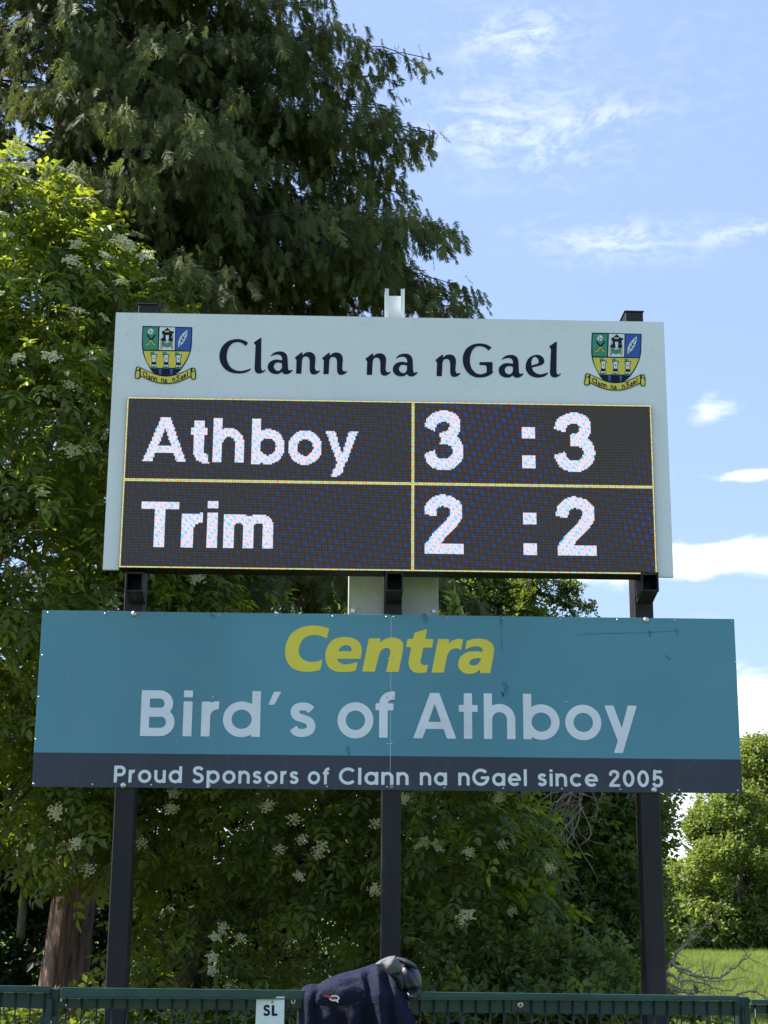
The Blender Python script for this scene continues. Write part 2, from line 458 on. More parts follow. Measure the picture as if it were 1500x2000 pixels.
def spray_template(seed, n=10, L=1.0):
    r = np.random.default_rng(seed); P = []
    for i in range(n):
        t = i/(n-1); y = .03+.86*t*L+r.normal(0, .012)
        ln = (.30*(1-t)**.5 + .12)*(.45+.9*r.random()); w = .068+.04*r.random()
        for sgn in (-1, 1):
            d = unit(np.array([sgn*.85, .75+.3*r.random(), r.normal(0, .22)])); b0 = np.array([0, y, r.normal(0, .015)])
            x = unit(np.cross(d, (0, 0, 1))); 
            v = np.array([b0-x*w*.55, b0+x*w*.45+d*ln*.2, b0+d*ln+np.array([0, .03, 0])])
            P.append((v, np.array([(0, 1, 2)])))
    v = np.array([(-.02, 0, 0), (.02, 0, 0), (.03, .85, 0), (0, 1.06, 0), (-.03, .85, 0)])
    P.append((v, np.array([(0, 1, 2), (0, 2, 4), (4, 2, 3)])))
    return template(P)


SPR = [spray_template(s) for s in (1, 2, 3)]


def in_blobs(P, blobs, shrink=.6):
    m = np.zeros(len(P), bool)
    for c, r in blobs:
        m |= (((P-np.array(c))/(np.array(r)*shrink))**2).sum(1) < 1
    return m


def blob_points(blobs, dens, lo=.55, hi=1.05, rough=.22, shrink=.62):
    """points in the shells of ellipsoids; lumpy outline; returns pos, outward"""
    Ps = []; Ds = []
    for k, (c, r) in enumerate(blobs):
        r = np.array(r, float); N = int(dens*4*math.pi*((r[0]*r[1]+r[0]*r[2]+r[1]*r[2])/3))
        d = unit(rng.normal(size=(N, 3)))
        q = lo+(hi-lo)*rng.random(N)**.6
        lump = 1+rough*(np.sin(d[:, 0]*5.1+k)*np.sin(d[:, 1]*4.3+2*k)+.6*np.sin(d[:, 2]*9+k*1.3)*np.cos(d[:, 0]*8.2+k)+.35*np.sin(d[:, 1]*17+k)*np.sin(d[:, 2]*15))
        P = np.array(c)+d*r*(q*lump)[:, None]
        others = [b_ for j, b_ in enumerate(blobs) if j != k]
        keep = ~in_blobs(P, others, shrink) if others else np.ones(N, bool)
        keep &= P[:, 2] > .05
        Ps.append(P[keep]); Ds.append(d[keep])
    return np.concatenate(Ps), np.concatenate(Ds)


def leaves_mesh(name, tpl, P, D, size, tint, upw=.75, droop=.3, jit=.55, jn=.45):
    N = len(P)
    d = unit(D*np.array([1, 1, .5]) + rng.normal(0, jit, (N, 3)) + np.array([0, 0, -droop]))
    n = unit(np.array([0, 0, upw]) + D*.45 + rng.normal(0, jn, (N, 3)))
    fr = frames(d, n)
    V, Fc, tt = scatter(tpl[0], tpl[1], P, fr, size*(.7+.6*rng.random(N)), tint)
    return np_mesh(name, V, Fc, tt), fr


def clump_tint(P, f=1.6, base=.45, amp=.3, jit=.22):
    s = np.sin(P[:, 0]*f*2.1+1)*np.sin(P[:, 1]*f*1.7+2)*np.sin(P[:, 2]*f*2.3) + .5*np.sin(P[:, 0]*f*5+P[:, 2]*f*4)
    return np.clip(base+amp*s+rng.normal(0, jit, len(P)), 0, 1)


def bend(p0, p1, n=8, amp=.1, seed=0, sag=0.0):
    r = np.random.default_rng(seed); p0 = np.array(p0, float); p1 = np.array(p1, float); out = []
    L = np.linalg.norm(p1-p0); o1 = r.normal(0, amp*L, 3); o2 = r.normal(0, amp*L*.5, 3)
    for i in range(n):
        t = i/(n-1); out.append(p0*(1-t)+p1*t+o1*math.sin(math.pi*t)+o2*math.sin(2*math.pi*t)+np.array([0, 0, -sag*math.sin(math.pi*t)]))
    return out


# ------------------------------------------------------------------ conifer
TY = 16.2
def conifer():
    base = at(112, 1928, TY); base[2] = 0
    root = empty('conifer_tree', base, 'tall dark drooping conifer with red-brown trunk at upper left', 'conifer tree')
    pts = [(at(104, 2200, TY), .26), (at(119, 1928, TY), .215), (at(131, 1830, TY), .205), (at(146, 1700, TY), .19), (at(152, 1500, TY), .185), (at(150, 1200, TY), .17), (at(140, 800, TY), .125),
           (at(124, 300, TY), .095), (at(122, 0, TY), .08), (at(135, -600, TY), .05)]
    pts[0][0][2] = -.1
    ts = np.array([p[0][2] for p in pts]); xs = np.array([p[0][0] for p in pts]); rs = np.array([p[1] for p in pts])
    def axis(z): return np.array([np.interp(z, ts, xs), TY+.02*np.sin(z), z])
    zs = np.concatenate([np.linspace(-.1, 4.5, 110), np.linspace(4.6, ts[-1], 60)]); n = 96
    V = []
    for z in zs:
        c = axis(z); r = np.interp(z, ts, rs)
        a = np.linspace(0, 2*math.pi, n, endpoint=False)
        flute = 1+.085*np.sin(a*3+z*.5)+.05*np.sin(a*7+1.4*np.sin(z*.9))+.040*np.abs(np.sin(a*15+1.1*np.sin(z*1.4+a*2)))+.030*np.abs(np.sin(a*26+np.sin(z*2.3+a*3)))
        knot = .16*np.exp(-(((a-4.55)/.22)**2+((z-2.02)/.12)**2))+.15*np.exp(-(((a-5.1)/.16)**2+((z-1.62)/.10)**2)) - .13*np.exp(-(((a-5.1)/.07)**2+((z-1.62)/.045)**2))
        rr = r*(flute+knot)*(1+.35*math.exp(-max(z, 0)/.35))
        V += list(zip(c[0]+rr*np.cos(a), c[1]+rr*np.sin(a), np.full(n, z)))
    ii = np.arange(len(zs)*n).reshape(len(zs), n); jj = np.roll(ii, -1, 1)
    Fq = np.stack([ii[:-1], jj[:-1], jj[1:], ii[1:]], -1).reshape(-1, 4)
    link('trunk', np_mesh('trunk', np.array(V), Fq, smooth=True), M['bark'], root)

    limbs = MB(); twigs = MB()
    SP = []; SD = []; ST = []; SS = []
    def Rz(z):
        return np.interp(z, [0, 2.3, 4.2, 5.7, 7.0, 8.1, 9.2, 10.1, 10.8, 11.6, 12.5, 14.5, 17], [3.4, 4.2, 4.7, 4.9, 4.95, 4.9, 4.5, 4.25, 3.4, 3.5, 3.4, 2.4, .8])
    z = 2.9; k = 0
    tips = [(560, -60), (700, -30), (745, 5), (640, 40), (690, 95), (600, 110), (735, 130), (780, 160), (700, 190), (822, 205), (880, 195), (760, 250), (850, 262), (868, 330), (800, 330), (700, 350), (905, 415), (830, 405), (760, 420),
            (905, 470), (850, 480), (955, 530), (890, 535), (800, 520), (925, 590), (850, 590), (945, 605), (940, 640), (900, 560), (640, -20), (540, 60), (740, 560), (880, 640), (900, 1150), (960, 1180)]
    plan = []
    for (tx, ty) in tips:
        tp = at(tx, ty, TY-.3); Lp = tp[0]-axis(tp[2])[0]; plan.append((max(2.4, tp[2]-.13*Lp+.045*Lp*Lp+rng.normal(0, .08)), rng.normal(-.05, .12), Lp))
    while z < 16.4:
        plan.append((z, k*2.39996 + rng.normal(0, .25), None)); k += 1
        z += .058+.03*rng.random() if z < 12.8 else .2
    for i in range(16): plan.append((8.2+.33*i+rng.normal(0, .1), -math.pi/2+rng.normal(0, .55), None))
    k = 0
    for z, azm, Lfix in plan:
        k += 1
        L = Rz(z)*(.80+.30*rng.random())*(.60+.40*min(1, abs(math.cos(azm))*1.15)) * (1.0 if math.sin(azm) < .3 else .85)
        if Lfix: L = Lfix-.42
        elif math.cos(azm) > .5: L *= .80
        front = -math.sin(azm) > .2
        o = axis(z); lift = .02+.26*rng.random(); sag = .045+.05*rng.random(); m = 9; full = .55+.45*rng.random()**.6; full = 1.0 if Lfix else full
        dirv = np.array([math.cos(azm), math.sin(azm), 0]); side = np.array([-dirv[1], dirv[0], 0]); wob = rng.normal(0, .16); zp = rng.random()*6; za_ = .05+.10*rng.random(); lw = .5+.7*rng.random()
        def bp_(t):
            r = L*t
            return o+dirv*r+side*wob*L*math.sin(t*2.4)+np.array([0, 0, lift*r-sag*r*r+.25*max(0, t-.75)*L*.3+za_*(math.sin(r*2.1+zp)-math.sin(zp))])
        ta = .5 if Lfix else 0.0
        limbs.tube([bp_(t) for t in np.linspace(ta, 1, m)], [max(.004, .026*(1-t)+.004)*lw for t in np.linspace(ta, 1, m)], 5, False)
        for i in range(16):       # dead inner twigs
            t = .06+.5*rng.random(); b0 = bp_(t); e_ = b0+unit(dirv*rng.normal(.5, .5)+side*rng.normal(0, .8)+np.array([0, 0, rng.normal(-.15, .5)]))*(.3+.5*rng.random())
            twigs.tube(bend(b0, e_, 4, .12, int(rng.integers(1e6))), [.005, .004, .003, .002], 3, False)
        ns = int(L/.105)
        for i in range(ns):
            t = .14+.86*(i+rng.random())/ns
            if rng.random() > full or (t < .40 and rng.random() < .3): continue
            b0 = bp_(min(t, 1)); sg = rng.choice([-1, 1])
            ang = rng.normal(.95, .3)*sg
            sd = dirv*math.cos(ang)+side*math.sin(ang)
            ln = (.30+.75*(1-t)+.25*rng.random())*(.6+.10*L)
            if t > .93: sd = dirv; ln = .5
            nn = max(3, int(ln/.085))
            path = []
            for j in range(nn+1):
                s_ = j/nn*ln
                path.append(b0+sd*s_*.92+np.array([0, 0,   .06*s_-.62*s_*s_])+rng.normal(0, .012, 3))
            if rng.random() < .75: twigs.tube(path[::2]+[path[-1]], .006, 3, False)
            shade_in = t
            for j in range(1, nn+1):
                for q in range(3 if j < nn else 5):
                    SP.append(path[j]+rng.normal(0, .05, 3)-np.array([0, 0, .16*rng.random()**1.5*(q > 0)]))
                    SD.append(unit(sd*.55*rng.random()+side*rng.normal(0, .3)+np.array([rng.normal(0, .22), rng.normal(0, .22), -1.0])))
                    SS.append(.085+.13*rng.random()+(.13*rng.random() if rng.random() < .18 else 0))
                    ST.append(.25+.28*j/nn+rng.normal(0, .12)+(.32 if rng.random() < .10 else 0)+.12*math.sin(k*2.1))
    # long pale hanging fronds
    SP = np.array(SP); SD = np.array(SD); ST = np.array(ST); SS = np.array(SS)
    # back half thinner so that bits of sky show
    keep = (SP[:, 1] < TY+.6) | (rng.random(len(SP)) < .14)
    hole = np.sin(SP[:, 0]*4.1+1)*np.sin(SP[:, 2]*5.3+.7*np.sin(SP[:, 0]*2))+.6*np.sin(SP[:, 0]*9.7+2)*np.sin(SP[:, 2]*8.1)
    keep &= (hole < .30) | (rng.random(len(SP)) < .26)
    px, py = proj(SP)
    seen = (px > -250) & (px < 1400) & (py > -900) & (py < 2300)
    keep &= seen | (rng.random(len(SP)) < .15)
    keep &= (py < 1280) | (px < 240) | (rng.random(len(SP)) < .4)
    hid = ((px > 250) & (px < 1260) & (py > 680) & (py < 1080)); keep &= ~hid | (rng.random(len(SP)) < .12)
    # airy hollow around the stem, as the bare limbs show there
    rad = np.hypot(SP[:, 0]-np.interp(SP[:, 2], ts, xs), SP[:, 1]-TY)
    keep &= (rad > .5) | (rng.random(len(SP)) < .7)
    SP, SD, ST, SS = SP[keep], SD[keep], ST[keep], SS[keep]
    print('sprays', len(SP))
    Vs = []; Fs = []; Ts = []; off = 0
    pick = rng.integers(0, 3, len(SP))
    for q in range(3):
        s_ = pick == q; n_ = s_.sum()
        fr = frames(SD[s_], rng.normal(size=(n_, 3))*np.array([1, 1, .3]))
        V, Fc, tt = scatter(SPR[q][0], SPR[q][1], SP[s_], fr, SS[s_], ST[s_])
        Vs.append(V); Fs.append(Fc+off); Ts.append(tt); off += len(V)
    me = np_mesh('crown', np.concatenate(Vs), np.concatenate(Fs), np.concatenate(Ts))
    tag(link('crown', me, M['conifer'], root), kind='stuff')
    limbs.build('limbs', M['darktwig'], root, True); twigs.build('twigs', M['darktwig'], root)['kind'] = 'stuff'


conifer()


# ------------------------------------------------------------------ elders
def umbel_mesh(seed, n=64):
    r = np.random.default_rng(seed); V = []; Fs = []; Tn = []
    for i in range(n):
        rad = math.sqrt((i+.5)/n); a = i*2.39996+r.normal(0, .2)
        lobe = .8+.25*math.sin(a*5+seed)
        c = np.array([rad*math.cos(a)*lobe, rad*math.sin(a)*lobe, .20-.16*rad*rad+r.normal(0, .03)]); s_ = .10+.06*r.random()
        b = len(V)
        V += [c+np.array(p)*s_ for p in ((1, 0, 0), (0, 1, .2), (-1, 0, 0), (0, -1, .2), (0, 0, .6), (0, 0, -.45))]
        Fs += [(b, b+1, b+4), (b+1, b+2, b+4), (b+2, b+3, b+4), (b+3, b, b+4), (b+1, b, b+5), (b+3, b+2, b+5)]
        Tn += [.45+.5*r.random()]*6
        if i % 4 == 0:      # stalk
            b = len(V); V += [c*.96+(.02, 0, -.02), c*.96-(.02, 0, .02), np.array([0, 0, -.55])]; Fs.append((b, b+1, b+2)); Tn += [.0]*3
    return np.array(V), np.array(Fs), np.array(Tn)


UMB = []
for s_, n_, dt in ((3, 64, .05), (8, 44, -.15), (14, 70, .15), (21, 34, -.35)):
    v, f, t = umbel_mesh(s_, n_); t = np.clip(t+dt, 0, 1); me = np_mesh('flower_head', v, f, t); me.materials.append(M['flower']); UMB.append(me)
LEAFM = []
for tnt in (.25, .5, .8):
    me = np_mesh('leaf', EL[0], EL[1], np.full(len(EL[0]), tnt)); me.materials.append(M['elder']); LEAFM.append(me)


def part_at(name, me, p, fr, s, root, lm=None):
    o = bpy.data.objects.new(name, me); col.objects.link(o); o.parent = root
    q = np.asarray(p)-np.array(root.location)
    Mx = Matrix([[*(fr[i]*s), q[i]] for i in range(3)]+[[0, 0, 0, 1]])
    o.matrix_local = Mx
    return o


def elder(base, blobs, label, nflower, nleaf, dens=95, size=.215, stems=(), tb=.42, flower_filter=None, group='elders in blossom', explicit=()):
    root = empty('elder_tree', base, label, 'elder tree', group)
    P, D = blob_points(blobs, dens)
    px, py = proj(P)
    tint = clump_tint(P, 1.5, tb, .26, .22)
    camd = unit(CAM-P); facing = (camd*D).sum(1)
    vis = (px > -20) & (px < 1520) & (py > -20) & (py < 1990) & (facing > .35)
    onboard = ((px > 205) & (px < 1310) & (py > 615) & (py < 1125)) | ((px > 65) & (px < 1445) & (py > 1195) & (py < 1545))
    cand = np.where(vis & ~onboard & ~in_blobs(P, blobs, .93))[0]; rng.shuffle(cand)
    lf = cand[:nleaf]
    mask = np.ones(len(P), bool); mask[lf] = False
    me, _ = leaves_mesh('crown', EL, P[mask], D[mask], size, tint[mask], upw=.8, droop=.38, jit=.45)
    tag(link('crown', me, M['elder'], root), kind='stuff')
    for i in lf:
        d = unit(D[i]*np.array([1, 1, .4])+rng.normal(0, .4, 3)+np.array([0, 0, -.4])); n = unit(np.array([0, 0, .9])+D[i]*.4+rng.normal(0, .35, 3))
        fr = frames(d[None], n[None])[0]
        part_at('leaf', LEAFM[int(rng.integers(0, 3))], P[i]+D[i]*.05, fr, size*(.9+.4*rng.random()), root)
    fl = cand[nleaf:]
    if flower_filter is not None: fl = [i for i in fl if flower_filter(px[i], py[i], D[i])]
    cnt = 0; got = []
    for i in fl:
        if cnt >= nflower: break
        if any(np.linalg.norm(P[i]-g_) < .16 for g_ in got): continue
        got.append(P[i]); cnt += 1
        n = unit(np.array([0, 0, .75])+D[i]*.75+rng.normal(0, .22, 3)); fr = frames(rng.normal(size=(1, 3)), n[None])[0]
        # re-orthogonalise about the umbel axis
        z = n; x = unit(np.cross(z, rng.normal(size=3))); y = np.cross(z, x); fr = np.stack([x, y, z], -1)
        part_at('flower_head', UMB[int(rng.integers(0, 4))], P[i]+D[i]*.10, fr, .055+.045*rng.random(), root)
    for (ex, ey, eY, es) in explicit:
        p = at(ex, ey, eY); z = unit(np.array([rng.normal(0, .25), -.85, .45+rng.normal(0, .15)])); x = unit(np.cross(z, rng.normal(size=3))); y = np.cross(z, x)
        part_at('flower_head', UMB[int(rng.integers(0, 3))], p, np.stack([x, y, z], -1), es, root)
    mb = MB()
    for (p0, p1, ra, rb, sd) in stems:
        path = bend(p0, p1, 12, .06, sd); mb.tube(path, list(np.linspace(ra, rb, 12)), 8, True)
    # bare shoots through the crown
    for i in range(60):
        c, r = blobs[int(rng.integers(len(blobs)))]; c = np.array(c); d = unit(rng.normal(size=3)+np.array([0, -.3, .4]))
        path = bend(c-d*.3*np.array(r), c+d*np.array(r)*.95, 7, .05, i); mb.tube(path, list(np.linspace(.012, .003, 7)), 4, False)
    mb.build('branches', M['elderbark'], root, True)
    return root


def B(px, py, Y, rx, ry=None, rz=None):
    return (at(px, py, Y), (rx, ry or rx, rz or rx))


A_bl = [B(-90, 470, 13.0, .95, .9, .85), B(90, 600, 13.1, .8, .8, .75), B(240, 655, 13.2, .58, .7, .36), B(330, 585, 13.3, .22, .3, .13), B(170, 500, 13.2, .42, .5, .30),
        B(20, 400, 13.0, .40, .6, .42), B(255, 575, 13.2, .30, .4, .24), B(120, 430, 13.1, .3, .4, .28), B(60, 820, 12.9, 1.0), B(250, 900, 13.2, .9), B(20, 1060, 12.9, 1.0), B(230, 1160, 13.2, .85),
        B(-140, 800, 13.0, 1.1), B(-60, 1300, 13.0, 1.05), B(130, 1400, 13.2, .9), B(380, 1230, 13.4, .7), B(30, 1560, 13.1, .62, .6, .5), B(150, 1640, 13.0, .42, .5, .38), B(330, 1470, 13.4, .6)]
b0 = at(-40, 1900, 13.3); b0[2] = 0
elder(b0, A_bl, 'big elder with sunlit top and cream blossom left of the scoreboard', 95, 170,
      stems=[(b0, at(-60, 1300, 13.2), .10, .06, 1), (at(-60, 1300, 13.2), at(120, 620, 13.2), .06, .015, 2), 
             (at(40, 1830, 13.2), at(70, 1640, 13.1), .035, .02, 4)],
      flower_filter=lambda x, y, d: (y < 760 and d[2] > -.1) or (y < 1300 and (x*7+y) % 10 < 3), tb=.45,
      explicit=[(150, 1648, 12.4, .080), (173, 1699, 12.45, .070), (110, 1586, 12.45, .085), (277, 1646, 12.7, .058), (60, 1655, 12.6, .05), (35, 700, 11.9, .09), (235, 470, 12.5, .10), (285, 500, 12.5, .09), (150, 478, 12.5, .08),
                (30, 285, 12.4, .10), (55, 325, 12.4, .09), (10, 372, 12.4, .09), (140, 880, 12.1, .1), (180, 875, 12.1, .08), (140, 510, 12.4, .09), (250, 482, 12.55, .1), (385, 1130, 12.6, .085)])
B_bl = [B(420, 1590, 13.6, .75), B(560, 1570, 13.4, .7), B(600, 1665, 13.3, .62, .7, .50), B(690, 1640, 13.3, .60), B(840, 1590, 13.2, .75), B(900, 1700, 13.0, .70), B(960, 1810, 13.0, .55),
        B(880, 1900, 12.9, .60), B(760, 1790, 13.3, .40), B(420, 1900, 13.2, .55, .5, .45), B(330, 1860, 13.4, .45), B(290, 1640, 13.7, .4), B(520, 1400, 13.6, .8), B(820, 1400, 13.4, .8), B(990, 1640, 13.1, .42), B(640, 1960, 13.2, .5, .5, .3)]
b1 = at(330, 1900, 13.9); b1[2] = 0
elder(b1, B_bl, 'broad elder with cream flower clusters hanging below the teal sponsor board', 5, 110,
      stems=[(b1, at(420, 1790, 13.7), .10, .075, 5), (at(420, 1790, 13.7), at(600, 1690, 13.3), .075, .04, 6), (at(600, 1690, 13.3), at(850, 1560, 13.2), .04, .02, 7), (at(870, 1940, 13.2), at(960, 1700, 13.1), .05, .02, 8),
             (at(540, 1900, 13.6), at(500, 1740, 13.5), .012, .006, 9), (at(620, 1850, 13.6), at(560, 1740, 13.5), .012, .006, 12)], tb=.33, size=.20,  # low tint paints the shade under the board into these leaves
      explicit=[(575, 1602, 12.5, .07), (590, 1640, 12.5, .06), (628, 1655, 12.4, .075), (622, 1668, 12.4, .06), (584, 1712, 12.5, .058), (548, 1660, 12.55, .055), (732, 1738, 12.5, .062), (735, 1610, 12.4, .065),
                (855, 1652, 12.3, .062), (830, 1645, 12.3, .055), (975, 1560, 12.5, .06), (980, 1650, 12.4, .06), (1072, 1695, 12.5, .06), (1000, 1780, 12.4, .05), (436, 1812, 12.5, .055), (420, 1830, 12.5, .05), (470, 1832, 12.5, .052),
                (415, 1870, 12.5, .055), (415, 1895, 12.5, .05), (520, 1575, 12.6, .07), (335, 1580, 12.8, .07), (340, 1550, 12.8, .06), (450, 1925, 12.6, .055), (365, 1990, 12.6, .055), (915, 1665, 12.3, .06), (903, 1805, 12.3, .05), (790, 1560, 12.4, .06)])


# ------------------------------------------------------------------ other trees, bushes and hedges
def bush(name, label, cat, base, blobs, matl, dens, size, tpl=TRIQ, group=None, stems=(), tf=1.6, tb=.42, amp=.28, rough=.25, droop=.15, shell=(.55, 1.06), ntw=30, twm='darktwig', tw_r=.008):
    root = empty(name, base, label, cat, group)
    P, D = blob_points(blobs, dens, shell[0], shell[1], rough)
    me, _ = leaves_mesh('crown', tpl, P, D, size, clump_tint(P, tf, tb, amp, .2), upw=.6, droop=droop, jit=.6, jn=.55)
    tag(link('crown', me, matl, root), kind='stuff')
    mb = MB()
    for (p0, p1, ra, rb, sd) in stems: mb.tube(bend(p0, p1, 12, .07, sd), list(np.linspace(ra, rb, 12)), 8, True)
    mb.build('trunk', M['elderbark'], root, True)
    tw = MB()
    for i in range(ntw):
        c, r = blobs[int(rng.integers(len(blobs)))]; c = np.array(c); d = unit(rng.normal(size=3)+np.array([0, -.4, .2]))
        tw.tube(bend(c-d*.2*np.array(r), c+d*np.array(r)*1.04, 7, .08, i), list(np.linspace(tw_r*1.6, tw_r*.4, 7)), 4, False)
    tw.build('twigs', M[twm], root)['kind'] = 'stuff'
    return root


# thicket under the right-hand end of the sponsor board
c_bl = [B(1120, 1640, 14.6, .75), B(1180, 1580, 14.8, .6, .7, .55), B(1060, 1720, 14.5, .62), B(1150, 1790, 14.4, .62), B(1195, 1690, 14.6, .42, .5, .5), B(1180, 1880, 14.2, .52), B(1060, 1880, 14.2, .7), B(1120, 1980, 14.0, .7),
        B(1080, 1500, 14.8, .8), B(1205, 1800, 14.3, .34), B(1215, 1945, 14.0, .34), B(1200, 1480, 14.9, .35)]
cb = at(1120, 1950, 14.6); cb[2] = 0
bush('hawthorn_bush', 'dense small-leaved dark green thicket left of the right-hand steel post', 'bush', cb, c_bl, M['haw'], 560, .062, stems=[(cb, at(1120, 1650, 14.7), .07, .03, 21), (cb+np.array([.3, 0, 0]), at(1190, 1640, 14.8), .05, .02, 22)], ntw=60, tw_r=.006)
# bare tangle hanging in front of it
tang = MB(); troot = empty('dead_twigs', at(1120, 1560, 13.9), 'tangle of bare dry twigs hanging over the dark thicket under the sponsor board', 'dead twigs')
for i in range(34):
    a = at(1125+rng.normal(0, 14), 1545+rng.normal(0, 18), 13.75); q = at(1090+rng.normal(0, 65), 1650+rng.normal(0, 50), 13.6+rng.normal(0, .15))
    tang.tube(bend(a, q, 9, .14, 100+i), list(np.linspace(.006, .002, 9)), 4, False)
tang.build('twig', M['twig'], troot)['kind'] = 'stuff'
troot2 = tag(empty('bramble_bush', at(1235, 1950, 15.0)*np.array([1, 1, 0]), 'pale green and yellow leafy bramble just left of the right-hand post', 'bush'))
P, D = blob_points([B(1235, 1680, 15.2, .22, .3, .40), B(1228, 1760, 15.1, .25, .3, .3), B(1222, 1600, 15.4, .18, .3, .2)], 420, .3, 1.1, .3)
link('crown', leaves_mesh('crown', TRIO, P, D, .06, clump_tint(P, 2, .65, .2), .6, .15, .6)[0], M['lime'], troot2)['kind'] = 'stuff'
mb = MB(); [mb.tube(bend(at(1235+i*3, 1950, 15.2), at(1225+i*6, 1600+30*i, 15.2), 8, .04, i), list(np.linspace(.012, .004, 8)), 5, False) for i in range(4)]; mb.build('stem', M['elderbark'], troot2)

# tree seen between the two boards, right of the cabinet
d_bl = [B(900, 1170, 25, .9), B(945, 1195, 25, .8, 1, .75), B(860, 1130, 25.5, 1.0), B(1030, 1272, 25, .85, 1, .58), B(1095, 1300, 25, .6, .8, .5), B(880, 1310, 25, 1.35), B(1080, 1380, 25, 1.4), B(760, 1250, 25.5, 1.6),
        B(960, 1500, 25, 1.5), B(1150, 1480, 25, .9), B(1110, 1620, 25, 1.2), B(950, 1700, 25, 1.2), B(1180, 1600, 25.3, .7)]
db = at(960, 1900, 25); db[2] = 0
bush('hawthorn_tree', 'leafy hawthorn tree showing above the sponsor board right of the white cabinet', 'tree', db, d_bl, M['haw'], 260, .095, tf=1.1, tb=.5,
     stems=[(db, at(960, 1300, 25), .22, .10, 31), (at(960, 1300, 25), at(1040, 1190, 24.6), .05, .02, 32), (at(960, 1300, 25), at(880, 1120, 24.8), .06, .02, 33)], ntw=90, tw_r=.012)
# thin arching branch against the sky
sroot = empty('hawthorn_branch', at(1000, 1230, 24), 'thin arching hawthorn branch with sparse leaves against the pale cloud', 'branch')
mb = MB(); pos = []
def arch(pts, r0_, r1_):
    P_ = []
    for i in range(len(pts)-1):
        for t in np.linspace(0, 1, 6, endpoint=False): P_.append(at(pts[i][0]*(1-t)+pts[i+1][0]*t, pts[i][1]*(1-t)+pts[i+1][1]*t, 23.9+rng.normal(0, .01)))
    P_.append(at(*pts[-1], 23.9)); mb.tube(P_, list(np.linspace(r0_, r1_, len(P_))), 5, False); pos.extend(P_)
arch([(985, 1230), (1005, 1190), (1030, 1165), (1058, 1157), (1085, 1172), (1110, 1178), (1135, 1182), (1156, 1188)], .022, .006)
arch([(1030, 1165), (1045, 1140), (1070, 1132), (1095, 1140), (1118, 1148), (1128, 1146)], .012, .005)
arch([(1045, 1142), (1040, 1122), (1052, 1108)], .010, .005); arch([(1085, 1172), (1102, 1152), (1112, 1138)], .008, .004)
arch([(1110, 1178), (1118, 1205), (1122, 1216)], .008, .004)
mb.build('stem', M['elderbark'], sroot)
pos = np.array(pos); P = np.repeat(pos, 9, 0)+rng.normal(0, .065, (len(pos)*9, 3)); D = unit(rng.normal(size=P.shape))
link('foliage', leaves_mesh('foliage', TRIO, P, D, .055, clump_tint(P, 2, .35, .2), .5, .2, .7)[0], M['haw'], sroot)['kind'] = 'stuff'

# fresh green shrub tip right of the cabinet, and two over the sponsor board's top edge
for (x_, y_, Y_, lab) in [(885, 1188, 12.9, 'bright green shoot with long leaves just right of the white cabinet'),
                          (366, 1205, 12.6, 'small pale green shoot over the sponsor board top, right of the left post'),
                          ]:
    r_ = empty('leafy_shoot', at(x_, y_+120, Y_), lab, 'shoot')
    c0 = at(x_, y_, Y_); mbs = MB(); mbs.tube(bend(at(x_, y_+160, Y_+.1), c0, 6, .03, 3), .006, 5); mbs.build('stem', M['elderbark'], r_)
    for i in range(16 if x_ > 800 else 9):
        d = unit(np.array([rng.normal(0, .8), rng.normal(-.2, .5), .5+rng.random()*.6])); fr = frames(d[None], unit(np.array([[rng.normal(0, .5), -.8, .6]])))[0]
        me_ = bpy.data.meshes.get('long_leaf')
        if me_ is None:
            v_, f_ = leaflet((0, 0, 0), (0, 1, 0), 1.0, .26, (0, 0, 1), .2); me_ = np_mesh('long_leaf', v_, f_, np.full(len(v_), .85)); me_.materials.append(M['lime'])
        part_at('leaf', me_, c0+rng.normal(0, .035, 3)+np.array([0, 0, -.05+.012*i-.05]), fr, .11+.06*rng.random(), r_)

# low shrubs in the shade below, seen above the fence
e_bl = [B(560, 1870, 14.6, .34, .3, .34), B(630, 1880, 14.6, .36, .3, .30), B(590, 1800, 14.7, .22, .2, .25), B(660, 1930, 14.5, .4, .3, .25)]
eb = at(600, 1960, 14.7); eb[2] = 0
bush('young_shrub', 'small pale leaved shrub catching light in the dark hollow behind the jacket', 'shrub', eb, e_bl, M['lime'], 230, .05, tb=.35, tf=2.5, shell=(.2, 1.2), stems=[(eb, at(600, 1830, 14.7), .02, .01, 41)], ntw=24, tw_r=.004)
f_bl = [B(960+i*45, 1915+8*(i % 3), 12.4, .28, .3, .34) for i in range(-2, 6)]
fb = at(1000, 1990, 12.4); fb[2] = 0
bush('ivy_bank', 'low bank of fresh green leaves behind the fence right of the jacket', 'shrub', fb, f_bl, M['haw'], 420, .06, tb=.62, tf=2.2, stems=[(fb, at(1000, 1940, 12.5), .02, .01, 42)], ntw=20, tw_r=.004)
g_bl = [B(60+i*105+rng.normal(0, 20), 2010+rng.normal(0, 14), 11.9, .38, .3, .27) for i in range(0, 13)]
gb = at(600, 2060, 11.9); gb[2] = 0
bush('nettle_bank', 'straggling nettles and ground plants seen through the fence wires', 'undergrowth', gb, g_bl, M['haw'], 200, .085, tb=.5, tf=3, stems=[(gb, at(600, 2010, 11.9), .01, .006, 43)], ntw=50, twm='twig', tw_r=.004)

